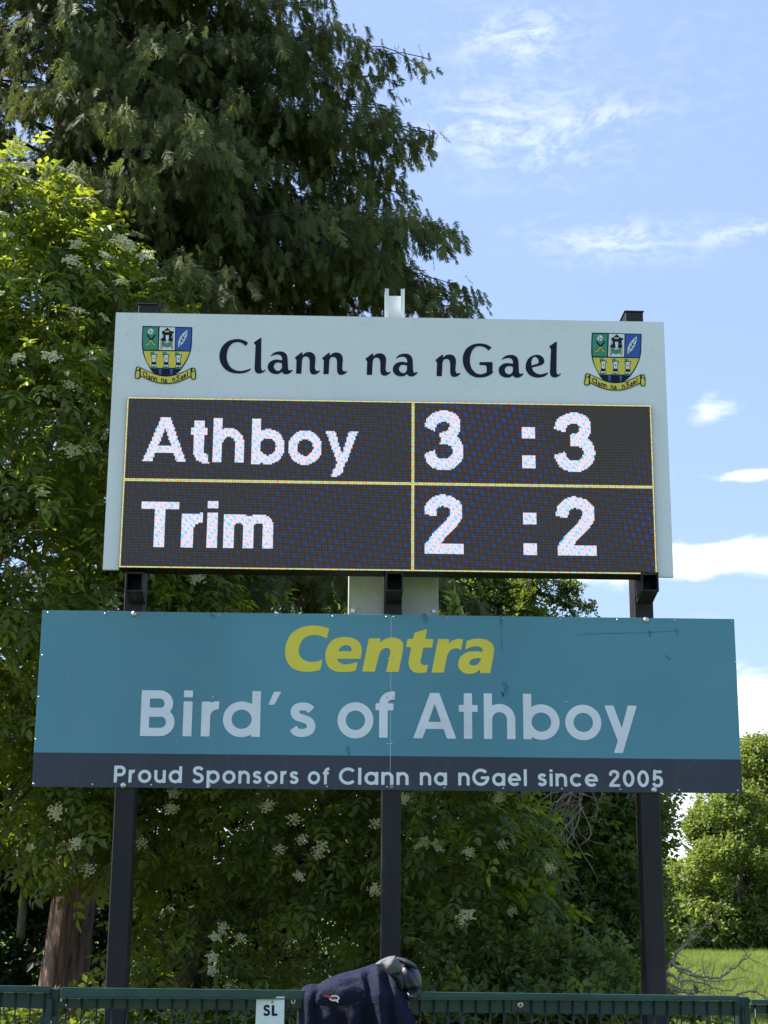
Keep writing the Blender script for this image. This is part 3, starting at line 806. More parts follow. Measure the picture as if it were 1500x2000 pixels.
# dark hedge closing the view behind the trunk
hroot = empty('dark_hedge', (-2, 20, 0), 'tall dark shaded hedge behind the conifer trunk and the elders', 'hedge')
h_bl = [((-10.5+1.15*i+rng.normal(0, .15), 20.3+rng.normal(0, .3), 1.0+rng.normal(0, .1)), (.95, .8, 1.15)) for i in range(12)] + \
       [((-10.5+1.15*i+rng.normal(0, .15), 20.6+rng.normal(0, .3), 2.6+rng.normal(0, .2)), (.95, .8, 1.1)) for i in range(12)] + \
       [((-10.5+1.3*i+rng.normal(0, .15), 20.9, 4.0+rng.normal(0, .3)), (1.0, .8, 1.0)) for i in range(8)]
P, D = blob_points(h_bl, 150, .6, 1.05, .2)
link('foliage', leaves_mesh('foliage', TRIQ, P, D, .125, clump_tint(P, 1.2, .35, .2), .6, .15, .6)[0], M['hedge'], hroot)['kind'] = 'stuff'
mb = MB()
for i in range(26): x_ = -10+.45*i; mb.tube(bend((x_, 20.4, 0), (x_+rng.normal(0, .5), 20.5, 3.6), 8, .05, i), list(np.linspace(.05, .012, 8)), 5, False)
mb.build('stems', M['darktwig'], hroot)


# far tree line across the meadow
def far_tree(base, H, Rr, label, group, seed):
    r = np.random.default_rng(seed); root = empty('ash_tree', base, label, 'tree', group)
    base = np.array(base, float); bl = []
    for i in range(60):
        t = r.random()**.8; z = H*(.10+.86*t); a = r.random()*2*math.pi
        prof = math.sin(math.pi*min(1, .18+.80*t))**.6 if t > .2 else .92
        rr = Rr*prof*(.45+.5*r.random()); s_ = Rr*(.15+.14*r.random())
        bl.append((base+np.array([rr*math.cos(a), rr*math.sin(a), z-.03*H]), (s_*1.15, s_*1.15, s_*.8)))
    bl.append((base+np.array([0, 0, H*.93]), (Rr*.22, Rr*.22, Rr*.2)))
    P, D = blob_points(bl, 30, .70, 1.08, .25, .75)
    front = (P[:, 1] < base[1]+Rr*.35)
    P, D = P[front], D[front]
    n = len(P); k = 4
    P = np.repeat(P, k, 0)+r.normal(0, .13, (n*k, 3)); D = np.repeat(D, k, 0)
    link('crown', leaves_mesh('crown', QUAD, P, D, .17, clump_tint(P, .35, .5, .22, .25), .9, .1, .8, .45)[0], M['far'], root)['kind'] = 'stuff'
    mb = MB(); mb.tube(bend(base, base+np.array([0, 0, H*.75]), 10, .02, seed), list(np.linspace(.28, .08, 10)), 8)
    for i in range(14):
        z = H*(.3+.45*r.random()); a = r.random()*6.28; mb.tube(bend(base+np.array([0, 0, z]), base+np.array([Rr*.7*math.cos(a), Rr*.7*math.sin(a), z+H*.15]), 6, .08, i), list(np.linspace(.10, .03, 6)), 5, False)
    mb.build('trunk', M['elderbark'], root, True)
    return n*k


def gp(px, Y): p = at(px, 1800, Y); p[2] = 0; return p
FARG = 'trees along the far edge of the meadow'
tot = 0
tot += far_tree(gp(1490, 88), 11.6, 3.6, 'tallest broadleaf tree at the right edge of the photo beyond the meadow', FARG, 1)
tot += far_tree(gp(1445, 84), 8.9, 2.4, 'rounded mid-height tree between the right edge tree and the shorter ones by the post', FARG, 2)
tot += far_tree(gp(1385, 86), 7.6, 2.0, 'tree beyond the meadow close right of the right-hand steel post', FARG, 3)
tot += far_tree(gp(1290, 92), 5.0, 2.0, 'short tree on the far meadow edge directly behind the right-hand steel post', FARG, 4)
tot += far_tree(gp(1560, 86), 10.5, 3.2, 'tree beyond the meadow cut by the right edge of the photo', FARG, 5)
tot += far_tree(gp(1235, 96), 6.8, 2.6, 'far tree mostly hidden behind the dark thicket', FARG, 6)
far_tree(gp(1085, 38), 5.6, 1.5, 'meadow tree mostly hidden behind the dark thicket and sponsor board', None, 9)
print('far quads', tot)
# hedge bottom of the tree line
hr = empty('field_hedge', gp(1400, 82), 'low dark hedge under the far trees at the end of the meadow', 'hedge')
hb = [(gp(1180+i*14, 83)+np.array([0, rng.normal(0, .4), .9+.5*rng.random()]), (1.0, .9, 1.0+.5*rng.random())) for i in range(34)]
P, D = blob_points(hb, 42, .7, 1.08, .22)
link('foliage', leaves_mesh('foliage', QUAD, P, D, .24, clump_tint(P, .6, .4, .2), .9, .1, .8)[0], M['far'], hr)['kind'] = 'stuff'

# meadow grass
N = 90000
Yg = 14+74*rng.random(N)**1.6; u_ = 1150+(1620-1150)*rng.random(N)
xg = np.array([at(u_[i], 1830, 1.0)[0] for i in range(0)]) if False else (u_-750)/F*Yg + math.tan(YAW)*Yg
keep = ~((xg < 4.4) & (Yg < 22)); xg, Yg = xg[keep], Yg[keep]; N = len(xg)
P = np.stack([xg, Yg, np.zeros(N)], 1)
d = unit(np.stack([rng.normal(0, .25, N), rng.normal(0, .25, N), np.ones(N)], 1)); n = unit(np.stack([rng.normal(0, .5, N), -np.ones(N), rng.normal(0, .2, N)], 1))
bl_v = np.array([(-.03, 0, 0), (.03, 0, 0), (.02, .6, .03), (.06, 1, .12)]); bl_f = np.array([(0, 1, 2), (0, 2, 3)])
hgt = (.16+.20*rng.random(N))*(1+.25*np.sin(xg*.6)*np.sin(Yg*.35)); wid = (.6+Yg*.035)
V, Fc, tt = scatter(bl_v, bl_f, P, frames(d, n), hgt, clump_tint(P, .3, .5, .2, .25))
gro = link('meadow_grass', np_mesh('meadow_grass', V, Fc, tt), M['grass']); tag(gro, 'tall green meadow grass beyond the posts', 'grass', kind='stuff')
# grass and weeds close behind the fence
N = 26000
P = np.stack([rng.uniform(-3.5, 5.5, N), rng.uniform(6.3, 11.5, N), np.zeros(N)], 1)
d = unit(np.stack([rng.normal(0, .3, N), rng.normal(0, .3, N), np.ones(N)], 1)); n = unit(np.stack([rng.normal(0, .6, N), -np.ones(N), rng.normal(0, .2, N)], 1))
V, Fc, tt = scatter(bl_v, bl_f, P, frames(d, n), .12+.18*rng.random(N), clump_tint(P, .8, .45, .2, .25))
tag(link('rough_grass', np_mesh('rough_grass', V, Fc, tt), M['grass']), 'rough grass on the ground between fence and posts', 'grass', kind='stuff')

# dead branches on the meadow's edge right of the post
dr = empty('dead_branch', at(1310, 1960, 12.6), 'fallen dead thorn branch with bare pale twigs, right of the right-hand post', 'branch')
mb = MB()
def fork(p0, dirv, L, r, dep, sd):
    rr = np.random.default_rng(sd); path = [np.array(p0, float)]; dv = unit(np.array(dirv, float)); n_ = 7
    for i in range(n_):
        dv = unit(dv+rr.normal(0, .13, 3)+np.array([0, 0, .02])); path.append(path[-1]+dv*L/n_)
        if dep > 0 and i > 0 and rr.random() < .85: fork(path[-1], dv+rr.normal(0, .6, 3), L*(.32+.25*rr.random()), r*.5, dep-1, sd*7+i)
    mb.tube(path, list(np.linspace(r, r*.4, n_+1)), 5 if dep else 3, False)
def hand(pts, r_, Yv):
    P_ = []
    for i in range(len(pts)-1):
        for t in np.linspace(0, 1, 5, endpoint=False): P_.append(at(pts[i][0]*(1-t)+pts[i+1][0]*t, pts[i][1]*(1-t)+pts[i+1][1]*t, Yv)+rng.normal(0, .006, 3))
    P_.append(at(*pts[-1], Yv)); MB().tube(P_, list(np.linspace(r_, r_*.35, len(P_))), 5, False).build('bare_limb', M['twig'], dr)
    for i in range(2, len(P_)-1, 2): fork(P_[i], unit(P_[i+1]-P_[i])+rng.normal(0, .7, 3), .08+.10*rng.random(), r_*.3, 1, 50+i)
hand([(1305, 1890), (1325, 1858), (1345, 1838), (1368, 1820), (1385, 1800), (1407, 1785)], .012, 12.6)
hand([(1310, 1880), (1345, 1900), (1380, 1910), (1410, 1908), (1440, 1885), (1468, 1862)], .013, 12.4)
hand([(1300, 1895), (1330, 1915), (1375, 1920), (1400, 1932), (1432, 1935)], .010, 12.2)
hand([(1440, 1942), (1465, 1935), (1480, 1938), (1500, 1952), (1530, 1965)], .009, 11.8)
for i in range(10): fork(at(1300+rng.normal(8, 14), 1925+rng.normal(0, 22), 12.4), (rng.normal(.5, .5), rng.normal(0, .3), rng.normal(.05, .3)), .22+.2*rng.random(), .006, 2, 300+i)
mb.build('twigs', M['twig'], dr)['kind'] = 'stuff'


# ================================================================== print tools (flat lettering as filled outlines)
def catmull(pts, closed=True, n=8):
    """points (x,y[,1]) where a third value marks a corner"""
    out = []; m = len(pts); rngi = range(m if closed else m-1)
    for i in rngi:
        p1 = pts[i]; p2 = pts[(i+1) % m]; c1 = len(p1) > 2; c2 = len(p2) > 2
        a1 = np.array(p1[:2], float); a2 = np.array(p2[:2], float)
        a0 = np.array(pts[(i-1) % m][:2], float); a3 = np.array(pts[(i+2) % m][:2], float)
        if (not closed and i == 0): a0 = a1
        if (not closed and i == m-2): a3 = a2
        if c1 and c2: out.append(a1); continue
        if c1: a0 = a1
        if c2: a3 = a2
        d01 = max(np.linalg.norm(a1-a0), 1e-9)**.5; d12 = max(np.linalg.norm(a2-a1), 1e-9)**.5; d23 = max(np.linalg.norm(a3-a2), 1e-9)**.5
        m1 = (a2-a0)*(d12*d12)/(d01*d01+d12*d12+1e-12) if not c1 else (a2-a1)
        m2 = (a3-a1)*(d12*d12)/(d12*d12+d23*d23+1e-12) if not c2 else (a2-a1)
        for k in range(n):
            t = k/n; h = (2*t**3-3*t**2+1, t**3-2*t**2+t, -2*t**3+3*t**2, t**3-t**2)
            out.append(a1*h[0]+m1*h[1]+a2*h[2]+m2*h[3])
    if not closed: out.append(np.array(pts[-1][:2], float))
    return np.array(out)


def sd_poly(P, poly):
    d = np.full(len(P), 1e9); s = np.ones(len(P)); n = len(poly)
    for i in range(n):
        a = poly[i]; b = poly[i-1]; e = b-a; w = P-a
        L = max(e @ e, 1e-12); t = np.clip((w @ e)/L, 0, 1); q = w-t[:, None]*e
        d = np.minimum(d, (q*q).sum(1))
        c = np.stack([P[:, 1] >= a[1], P[:, 1] < b[1], e[0]*w[:, 1] > e[1]*w[:, 0]])
        s = np.where(c.all(0) | (~c).all(0), -s, s)
    return s*np.sqrt(d)


def sd_stroke(P, path, r, cap0=True, cap1=True):
    """path (n,2); r scalar or array; butt caps when cap is True"""
    path = np.asarray(path, float); n = len(path); r = np.full(n, r, float) if np.isscalar(r) else np.asarray(r, float)
    out = np.full(len(P), 1e9); lens = np.r_[0, np.cumsum(np.linalg.norm(np.diff(path, axis=0), axis=1))]; tot_ = lens[-1]
    t0 = unit(path[0]-path[1]); t1 = unit(path[-1]-path[-2])
    for i in range(n-1):
        a, b = path[i], path[i+1]; e = b-a; w = P-a; t = np.clip((w @ e)/max(e @ e, 1e-12), 0, 1)
        d = np.linalg.norm(w-t[:, None]*e, axis=1)-(r[i]*(1-t)+r[i+1]*t)
        if cap0 and lens[i] < r[0]*1.2: d = np.maximum(d, (P-path[0]) @ t0)
        if cap1 and tot_-lens[i+1] < r[-1]*1.2: d = np.maximum(d, (P-path[-1]) @ t1)
        out = np.minimum(out, d)
    return out


def arc(cx, cy, rx, ry, a0, a1, n=26):
    a = np.radians(np.linspace(a0, a1, n)); return [(cx+rx*math.cos(t), cy+ry*math.sin(t)) for t in a]


def contour(fn, x0, x1, y0, y1, st, merge=True):
    nx = int((x1-x0)/st)+2; ny = int((y1-y0)/st)+2
    X = x0+np.arange(nx)*st; Y_ = y0+np.arange(ny)*st
    gxx, gyy = np.meshgrid(X, Y_); S = fn(np.stack([gxx.ravel(), gyy.ravel()], 1)).reshape(ny, nx)
    S = np.where(np.abs(S) < 1e-7, 1e-7, S)
    V = []; Fs = []; ins = S < 0
    cnt = ins[:-1, :-1].astype(int)+ins[:-1, 1:]+ins[1:, 1:]+ins[1:, :-1]
    vid = {}
    def vert(x, y):
        k = (round(x, 6), round(y, 6))
        if k not in vid: vid[k] = len(V); V.append((x, y))
        return vid[k]
    for j in range(ny-1):
        i = 0; row = cnt[j]
        while i < nx-1:
            if row[i] == 4:
                k = i
                if merge:
                    while k+1 < nx-1 and row[k+1] == 4: k += 1
                Fs.append((vert(X[i], Y_[j]), vert(X[k+1-0], Y_[j]), vert(X[k+1], Y_[j+1]), vert(X[i], Y_[j+1]))); i = k+1; continue
            if row[i] > 0:
                cs = [(i, j), (i+1, j), (i+1, j+1), (i, j+1)]; pl = []
                for q in range(4):
                    (ia, ja), (ib, jb) = cs[q], cs[(q+1) % 4]; sa, sb = S[ja, ia], S[jb, ib]
                    if sa < 0: pl.append(vert(X[ia], Y_[ja]))
                    if (sa < 0) != (sb < 0):
                        t = sa/(sa-sb); pl.append(vert(X[ia]+(X[ib]-X[ia])*t, Y_[ja]+(Y_[jb]-Y_[ja])*t))
                pl2 = [v for q, v in enumerate(pl) if v != pl[q-1]]
                if len(pl2) >= 3: Fs.append(tuple(pl2))
            i += 1
    return V, Fs


def flat(name, matl, parent, fn, bounds, Y, st=.006):
    V, Fs = contour(fn, *bounds, st)
    m_ = MB(); m_.poly([(v[0], Y, v[1]) for v in V], Fs); return m_


def outl(fnlist, cuts=()):
    """union of polygons minus cuts"""
    def f(P):
        d = np.full(len(P), 1e9)
        for pl in fnlist: d = np.minimum(d, sd_poly(P, pl))
        for pl in cuts: d = np.maximum(d, -sd_poly(P, pl))
        return d
    return f


def bnds(polys, pad=.01):
    a = np.concatenate(polys); return a[:, 0].min()-pad, a[:, 0].max()+pad, a[:, 1].min()-pad, a[:, 1].max()+pad


# geometric sans, cap height 1, baseline 0: each glyph -> (width, list of strokes/polys)
def G(ch, w=.18, led=False):
    h = w/2; x = .76; r = (x+.02)/2-h; cx = r+h; cy = x/2
    S = []
    def s(p, c0=True, c1=True, rr=None): S.append(('s', np.array(p, float), rr or h, c0, c1))
    stemR = 2*r+h
    if ch == 'o': s(arc(cx, cy, r, r, 0, 360, 60), False, False); wd = 2*cx
    elif ch == 'a': s(arc(cx, cy, r, r, 0, 360, 60), False, False); s([(stemR, 0), (stemR, x)]); wd = stemR+h
    elif ch == 'b': s(arc(cx, cy, r, r, 0, 360, 60), False, False); s([(h, 0), (h, 1)]); wd = 2*cx
    elif ch == 'd': s(arc(cx, cy, r, r, 0, 360, 60), False, False); s([(stemR, 0), (stemR, 1)]); wd = stemR+h
    elif ch == 'p': s(arc(cx, cy, r, r, 0, 360, 60), False, False); s([(h, -.27), (h, x)]); wd = 2*cx
    elif ch in 'nh':
        a = .25 if not led else .24
        s([(h, 0), (h, x if ch == 'n' else 1)]); s([(h, .44)]+arc(h+a, x-h-a+.01, a, a, 175, 0)+[(h+2*a, 0)], False, True); wd = 2*a+w
    elif ch == 'm':
        a = .185; s([(h, 0), (h, x)]); s([(h, .44)]+arc(h+a, x-h-a+.01, a, a, 175, 0)+[(h+2*a, 0)], False, True)
        s([(h+2*a, .44)]+arc(h+3*a, x-h-a+.01, a, a, 175, 0)+[(h+4*a, 0)], False, True); wd = 4*a+w
    elif ch == 'u':
        a = .25; s([(h+2*a, x), (h+2*a, 0)]); s([(h, x)]+arc(h+a, a+h-.01, a, a, 180, 355)+[(h+2*a, .3)], True, False); wd = 2*a+w
    elif ch == 'r': s([(h, 0), (h, x)]); s([(h, .36)]+arc(h+.24, x-h-.24+.01, .24, .24, 172, 84), False, True); wd = .38
    elif ch == 'i': s([(h, 0), (h, x)]); s([(h, .85), (h, 1)]); wd = w
    elif ch == 'l': s([(h, 0), (h, 1)]); wd = w
    elif ch == 't':
        if led: s([(.17, .92), (.17, .22)]+arc(.32, .22, .15, .12, 180, 285), True, True); s([(0, .68), (.34, .68)], rr=.075); wd = .36
        else: s([(.2, 0), (.2, 1)]); s([(0, .665), (.41, .665)], rr=.075); wd = .41
    elif ch == 'f': s([(.17, 0), (.17, .76)]+arc(.17+.19, .74+.0, .19, .17, 180, 90)+[(.41, .91)], True, True); s([(0, .665), (.38, .665)], rr=.075); wd = .41
    elif ch == 's' or ch == 'S':
        q = [(.60, .795), (.50, .885), (.34, .915), (.18, .865), (.125, .735), (.19, .60), (.36, .535), (.53, .455), (.60, .31), (.55, .16), (.36, .085), (.18, .12), (.085, .235)]
        if ch == 'S': s(catmull([(a, b) for a, b in q], False), True, True); wd = .69
        else:
            sx, sy = .80, x; pp = np.array(catmull([(a, b) for a, b in q], False)); cc = np.array([.345, .5])
            pp = (pp-cc)*np.array([.72, .70])+np.array([.265, .38]); s(pp, True, True, h*.97); wd = .54
    elif ch == 'e':
        s(arc(cx, cy, r, r, -4, 318, 60), False, True); s([(h, cy), (stemR, cy)], False, False, h*.82); S.append(('k', np.array([(cx, cy-h*.82), (1.2, cy-h*.82), (1.2, .19), (cx, .19)]))); wd = 2*cx
        s(arc(cx, cy, r, r, 270, 316, 20), False, True)
    elif ch == 'c': s(arc(cx, cy, r, r, 42, 318, 50), True, True); wd = 2*cx-.07
    elif ch == 'C': s(arc(.5, .5, .42, .42, 42, 318, 60), True, True); wd = .90
    elif ch == 'G': s(arc(.5, .5, .42, .42, 42, 358, 60)+[(.92, .47)], True, True); s([(.50, .47), (1.01, .47)], True, True, .08); wd = 1.01
    elif ch == 'P': s([(h, 0), (h, 1)]); s([(h, 1-h), (.37, 1-h)]+arc(.37, .685, .225, .225, 90, -90)+[(h, .46)], False, False); wd = .69
    elif ch == 'B':
        s([(h, 0), (h, 1)]); s([(h, 1-h), (.38, 1-h)]+arc(.38, .71, .20, .20, 90, -90)+[(h, .51)], False, False); s([(h, .53), (.41, .53)]+arc(.41, .305, .215, .215, 90, -90)+[(h, .09)], False, False); wd = .71
    elif ch == 'A':
        t = .098; S.append(('p', np.array([(0, 0), (.2, 0), (.465, .76), (.73, 0), (.93, 0), (.565, 1), (.365, 1)]))); s([(.2, .285), (.73, .285)], False, False, .078); wd = .93
    elif ch == 'y':
        if led: S.append(('p', np.array([(0, x), (.21, x), (.375, .20), (.53, x), (.73, x), (.47, 0), (.27, 0)]))); s([(.37, .05), (.32, -.12)]+arc(.20, -.13, .12, .11, 0, -110), False, True, .09); wd = .73
        else: S.append(('p', np.array([(0, x), (.2, x), (.37, .26), (.51, x), (.71, x), (.375, -.28), (.18, -.28), (.275, -.02)]))); wd = .71
    elif ch == "'": S.append(('p', np.array([(0, .70), (.12, .70), (.26, .99), (.11, .99)]))); wd = .26
    elif ch == 'T': s([(.39, 0), (.39, 1)], rr=.115); s([(0, .91), (.78, .91)], rr=.09); wd = .78
    elif ch == '2': s(catmull([(.10, .66), (.13, .81), (.25, .905), (.38, .905), (.52, .82), (.53, .66), (.43, .50), (.26, .32), (.12, .13)], False), True, False); s([(.02, .085), (.66, .085)], rr=.085); S.append(('p', np.array([(.02, 0), (.3, 0), (.3, .17), (.08, .17)]))); wd = .66
    elif ch == '0': s(arc(.34, .5, .25, .41, 0, 360, 60), False, False); wd = .68
    elif ch == '5': s([(.60, .915), (.18, .915)], True, True, .085); s([(.185, .96), (.15, .46)], False, False, .085); s(catmull([(.15, .52), (.33, .60), (.50, .54), (.57, .36), (.52, .17), (.35, .085), (.18, .12), (.08, .24)], False), False, True); wd = .66
    elif ch == '3':
        s(catmull([(.09, .69), (.16, .84), (.33, .905), (.49, .85), (.52, .72), (.44, .58), (.28, .53)], False), True, True, .095)
        s(catmull([(.28, .53), (.45, .51), (.56, .40), (.56, .24), (.46, .12), (.32, .09), (.16, .14), (.09, .30)], False), True, True, .095); wd = .66
    elif ch == 'L': s([(h, 0), (h, 1)]); s([(h, h), (.52, h)], False, True); wd = .52
    else: wd = .3
    return wd, S


def glyph_fn(S):
    def f(P):
        d = np.full(len(P), 1e9)
        for q in S:
            if q[0] == 's': d = np.minimum(d, sd_stroke(P, q[1], q[2], q[3], q[4]))
            elif q[0] == 'p': d = np.minimum(d, sd_poly(P, q[1]))
            elif q[0] == 'k': d = np.maximum(d, -sd_poly(P, q[1]))
        return d
    return f


def word_mesh(dest, txt, xa, xb, zb_a, zb_b, H, Y, gap=.13, st=.03, w=.18, spans=None):
    """write a word from x=xa to xb; baseline from zb_a to zb_b; cap height H metres"""
    gl = [G(c_, w) for c_ in txt]
    if spans is None:
        tot_ = sum(g_[0] for g_ in gl)+gap*(len(gl)-1); k = (xb-xa)/tot_; x = xa; spans = []
        for g_ in gl: spans.append((x, x+g_[0]*k)); x += (g_[0]+gap)*k
    for (wd, S), (p, q) in zip(gl, spans):
        fn = glyph_fn(S); V, Fs = contour(fn, -.03, wd+.06, -.32, 1.03, st)
        kx = (q-p)/wd; zb = zb_a+(zb_b-zb_a)*((p-xa)/(xb-xa) if xb != xa else 0)
        m_ = MB(); m_.poly([(p+v[0]*kx, Y, zb+v[1]*H) for v in V], Fs); m_.build('letter', dest[0], dest[1])


# ================================================================== steel posts
YS = 11.073                 # face of the sponsor board
YP = YS+.008                # front of posts
YH = 10.905                 # face of the scoreboard's white surround
postg = 'dark steel posts carrying the two boards'
for (pxa, pya, pxb, pyb, lab, ztop) in [(244, 1545, 225, 1925, 'left one of the three dark steel posts, passing behind the boards', (293, 600)),
                                  (764, 1548, 763, 1890, 'middle one of the three dark steel posts, rising behind the draped jacket', (768, 640)),
                                  (1270, 1560, 1283, 1930, 'right one of the three dark steel posts, standing against the meadow', (1232, 614))]:
    xc = (at(pxa, pya, YP)[0]+at(pxb, pyb, YP)[0])/2
    zt = at(ztop[0], ztop[1], YP+.05)[2]
    root = empty('steel_post', (xc, YP+.1, 0), lab, 'post', postg)
    mb = MB().box(xc-.067, xc+.067, YP, YP+.20, -.05, zt, .006); mb.build('column', M['steel'], root)
    cap_ = MB().box(xc-.074, xc+.074, YP-.006, YP+.206, zt+.001, zt+.010, .003); cap_.build('cap', M['steel'], root)
    # bracket arm: open box section under the screen
    ya = YH-.06; z1 = at(pxa, 1116, ya)[2]-.004; z0 = z1-.136; dx_ = .030 if xc < -1 else .004; a0, a1 = xc-.060+dx_, xc+.060+dx_; t = .010
    arm = MB(); arm.box(a0, a0+t, ya, YP-.002, z0, z1); arm.box(a1-t, a1, ya, YP-.002, z0, z1); arm.box(a0+t+.0005, a1-t-.0005, ya, YP-.002, z0, z0+t); arm.box(a0+t+.0005, a1-t-.0005, ya+.002, YP-.002, z1-t, z1-.001)
    arm.box(a0+t+.001, a1-t-.001, YP-.03, YP-.02, z0+t+.001, z1-t-.001)
    arm.build('bracket_arm', M['steel'], root)
    gus = MB(); gus.poly([(a0+.004, YP-.002, z0-.001), (a1-.004, YP-.002, z0-.001), (a1-.004, ya+.02, z0-.001), (a0+.004, ya+.02, z0-.001), (a0+.004, YP-.002, z0-.045), (a1-.004, YP-.002, z0-.045)],
                         [(0, 1, 2, 3), (3, 2, 5, 4), (0, 3, 4), (1, 5, 2), (0, 4, 5, 1)]); gus.build('gusset', M['steel'], root)

# white channel rising behind the middle of the scoreboard
x0 = at(751, 620, YP+.02)[0]; x1 = at(789, 620, YP+.02)[0]; zt = at(770, 574, YP+.02)[2]; zb = at(770, 1100, YP)[2]
chn = MB(); ch_root = empty('channel_post', ((x0+x1)/2, YP-.03, zb), 'white metal channel sticking up behind the middle of the scoreboard', 'metal channel')
t = .006
yb = YP-.02
chn.box(x0+t+.001, x1-t-.001, yb-.006, yb, zb, zt-.035); chn.build('web', M['alu'], ch_root)
for (q0, q1) in ((x0, x0+t), (x1-t, x1)):
    f_ = MB(); f_.poly([(q0, yb, zb), (q1, yb, zb), (q1, yb-.07, zb), (q0, yb-.07, zb), (q0, yb, zt-.03), (q1, yb, zt-.03), (q1, yb-.07, zt), (q0, yb-.07, zt)],
                       [(0, 3, 2, 1), (4, 5, 6, 7), (0, 1, 5, 4), (1, 2, 6, 5), (2, 3, 7, 6), (3, 0, 4, 7)]); f_.build('flange', M['alu'], ch_root)
for (q0, q1) in ((x0+t+.001, x0+.028), (x1-.028, x1-t-.001)):
    MB().box(q0, q1, yb-.069, yb-.064, zb, zt-.004).build('lip', M['alu'], ch_root)

# white cabinet behind the middle post
cx0 = at(680, 1160, YP+.24)[0]; cx1 = at(856, 1160, YP+.24)[0]; cz1 = at(768, 1080, YP+.24)[2]; cz0 = at(768, 1290, YP+.24)[2]
cab = empty('control_cabinet', ((cx0+cx1)/2, YP+.3, cz0), 'dusty white metal cabinet behind the middle post, between the two boards', 'cabinet')
MB().box(cx0, cx1, YP+.225, YP+.42, cz0, cz1, .006).build('housing', M['cabinet'], cab)
for q in (690, 847):
    p = at(q, 1194, YP+.22); MB().box(p[0]-.014, p[0]+.014, YP+.213, YP+.2245, p[2]-.014, p[2]+.014, .003).build('fixing_plate', M['zinc'], cab)

# ================================================================== scoreboard
TL, TR, BR, BL = (226, 611), (1298, 628), (1314, 1127), (201, 1112)
xl = (at(*TL, YH)[0]+at(*BL, YH)[0])/2; xr = (at(*TR, YH)[0]+at(*BR, YH)[0])/2
zt = (at(*TL, YH)[2]+at(*TR, YH)[2])/2; zbm = (at(*BL, YH)[2]+at(*BR, YH)[2])/2
YL = YH-.035
lx0 = (at(247, 775, YL)[0]+at(232, 1110, YL)[0])/2; lx1 = (at(1274, 790, YL)[0]+at(1283, 1122, YL)[0])/2
lz1 = (at(247, 775, YL)[2]+at(1274, 790, YL)[2])/2; lz0 = (at(232, 1110, YL)[2]+at(1283, 1122, YL)[2])/2
sb = empty('scoreboard', ((xl+xr)/2, YH+.05, zbm), 'white scoreboard with two crests above a lit screen showing the scores', 'scoreboard')
# surround, in four butted sheets round the screen (header and two sides) with folded edges
su = MB(); hx0, hx1, hz = lx0-.0015, lx1+.0015, lz1+.0015
Uo = [(xl, zbm), (hx0, zbm), (hx0, hz), (hx1, hz), (hx1, zbm), (xr, zbm), (xr, zt), (hx1, zt), (hx0, zt), (xl, zt), (xl, hz), (xr, hz)]
v_ = [(a[0], YH, a[1]) for a in Uo]+[(a[0], YH+.035, a[1]) for a in Uo]
q_ = [(0, 1, 2, 10), (10, 2, 8, 9), (2, 3, 7, 8), (3, 11, 6, 7), (4, 5, 11, 3)]
rim_ = [0, 1, 2, 3, 4, 5, 11, 6, 7, 8, 9, 10]
su.poly(v_, q_+[tuple(i+12 for i in f[::-1]) for f in q_]+[(rim_[i], rim_[i]+12, rim_[(i+1) % 12]+12, rim_[(i+1) % 12]) for i in range(12)])
su.build('surround_panel', M['white'], sb)
case = MB().box(lx0, lx1, YL+.006, YH+.15, lz0, lz1, .003).build('screen_case', M['ledcase'], sb)
for q in range(5):
    xq = lx0+(lx1-lx0)*(q+.55)/5; MB().dome((xq, YL+.05, lz0-.001), .010, .012, 8, 3, (0, 0, -1)).build('latch', M['steel'], sb)

# LED face: dark modules, camera moire painted on as dim blue and red emission
lm = bpy.data.materials.new('led_modules'); lm.use_nodes = True
T = NT(lm.node_tree); b = T.n['Principled BSDF']
tcn = T.new('ShaderNodeTexCoord'); sp_n = T.new('ShaderNodeSeparateXYZ'); T.l.new(tcn.outputs['Object'], sp_n.inputs[0])
X_, Z_ = sp_n.outputs[0], sp_n.outputs[2]
def wave(k1, k2, ph):
    return T.math('SINE', T.math('ADD', T.math('ADD', T.math('MULTIPLY', X_, k1), T.math('MULTIPLY', Z_, k2)), ph))
P1 = 2*math.pi
warp = T.math('MULTIPLY', T.noise(tcn.outputs['Object'], .8, 2, .5), 2.6)
w1 = T.math('SINE', T.math('ADD', T.math('ADD', T.math('MULTIPLY', X_, P1/.088), T.math('MULTIPLY', Z_, P1*2.2)), warp))
w2 = T.math('SINE', T.math('ADD', T.math('ADD', T.math('MULTIPLY', Z_, P1/.094), T.math('MULTIPLY', X_, P1*1.5)), warp))
blob1 = T.ss(T.math('MULTIPLY', w1, w2), .25, .75); blob2 = T.ss(T.math('MULTIPLY', T.math('MULTIPLY', w1, w2), -1.0), .35, .8)
strength = T.ss(T.noise(tcn.outputs['Object'], .9, 3, .5), .25, .65); rowj = T.math('MULTIPLY', X_, .25)
strength = T.math('MULTIPLY', strength, T.math('ADD', .62, rowj, clamp=True))
gx_ = T.math('POWER', T.math('ABSOLUTE', T.math('SINE', T.math('MULTIPLY', X_, math.pi/.020))), 10.0)
gz_ = T.math('POWER', T.math('ABSOLUTE', T.math('SINE', T.math('MULTIPLY', Z_, math.pi/.020))), 10.0)
grid = T.math('MAXIMUM', gx_, gz_)
cc_ = T.mix(T.math('MULTIPLY', blob1, T.math('MULTIPLY', strength, 1.1), clamp=True), (.021, .022, .024), (.010, .042, .27))
cc_ = T.mix(T.math('MULTIPLY', blob2, T.math('MULTIPLY', strength, .65)), cc_, (.13, .022, .026))
cc_ = T.mix(T.math('MULTIPLY', grid, .34), cc_, (.085, .085, .055))
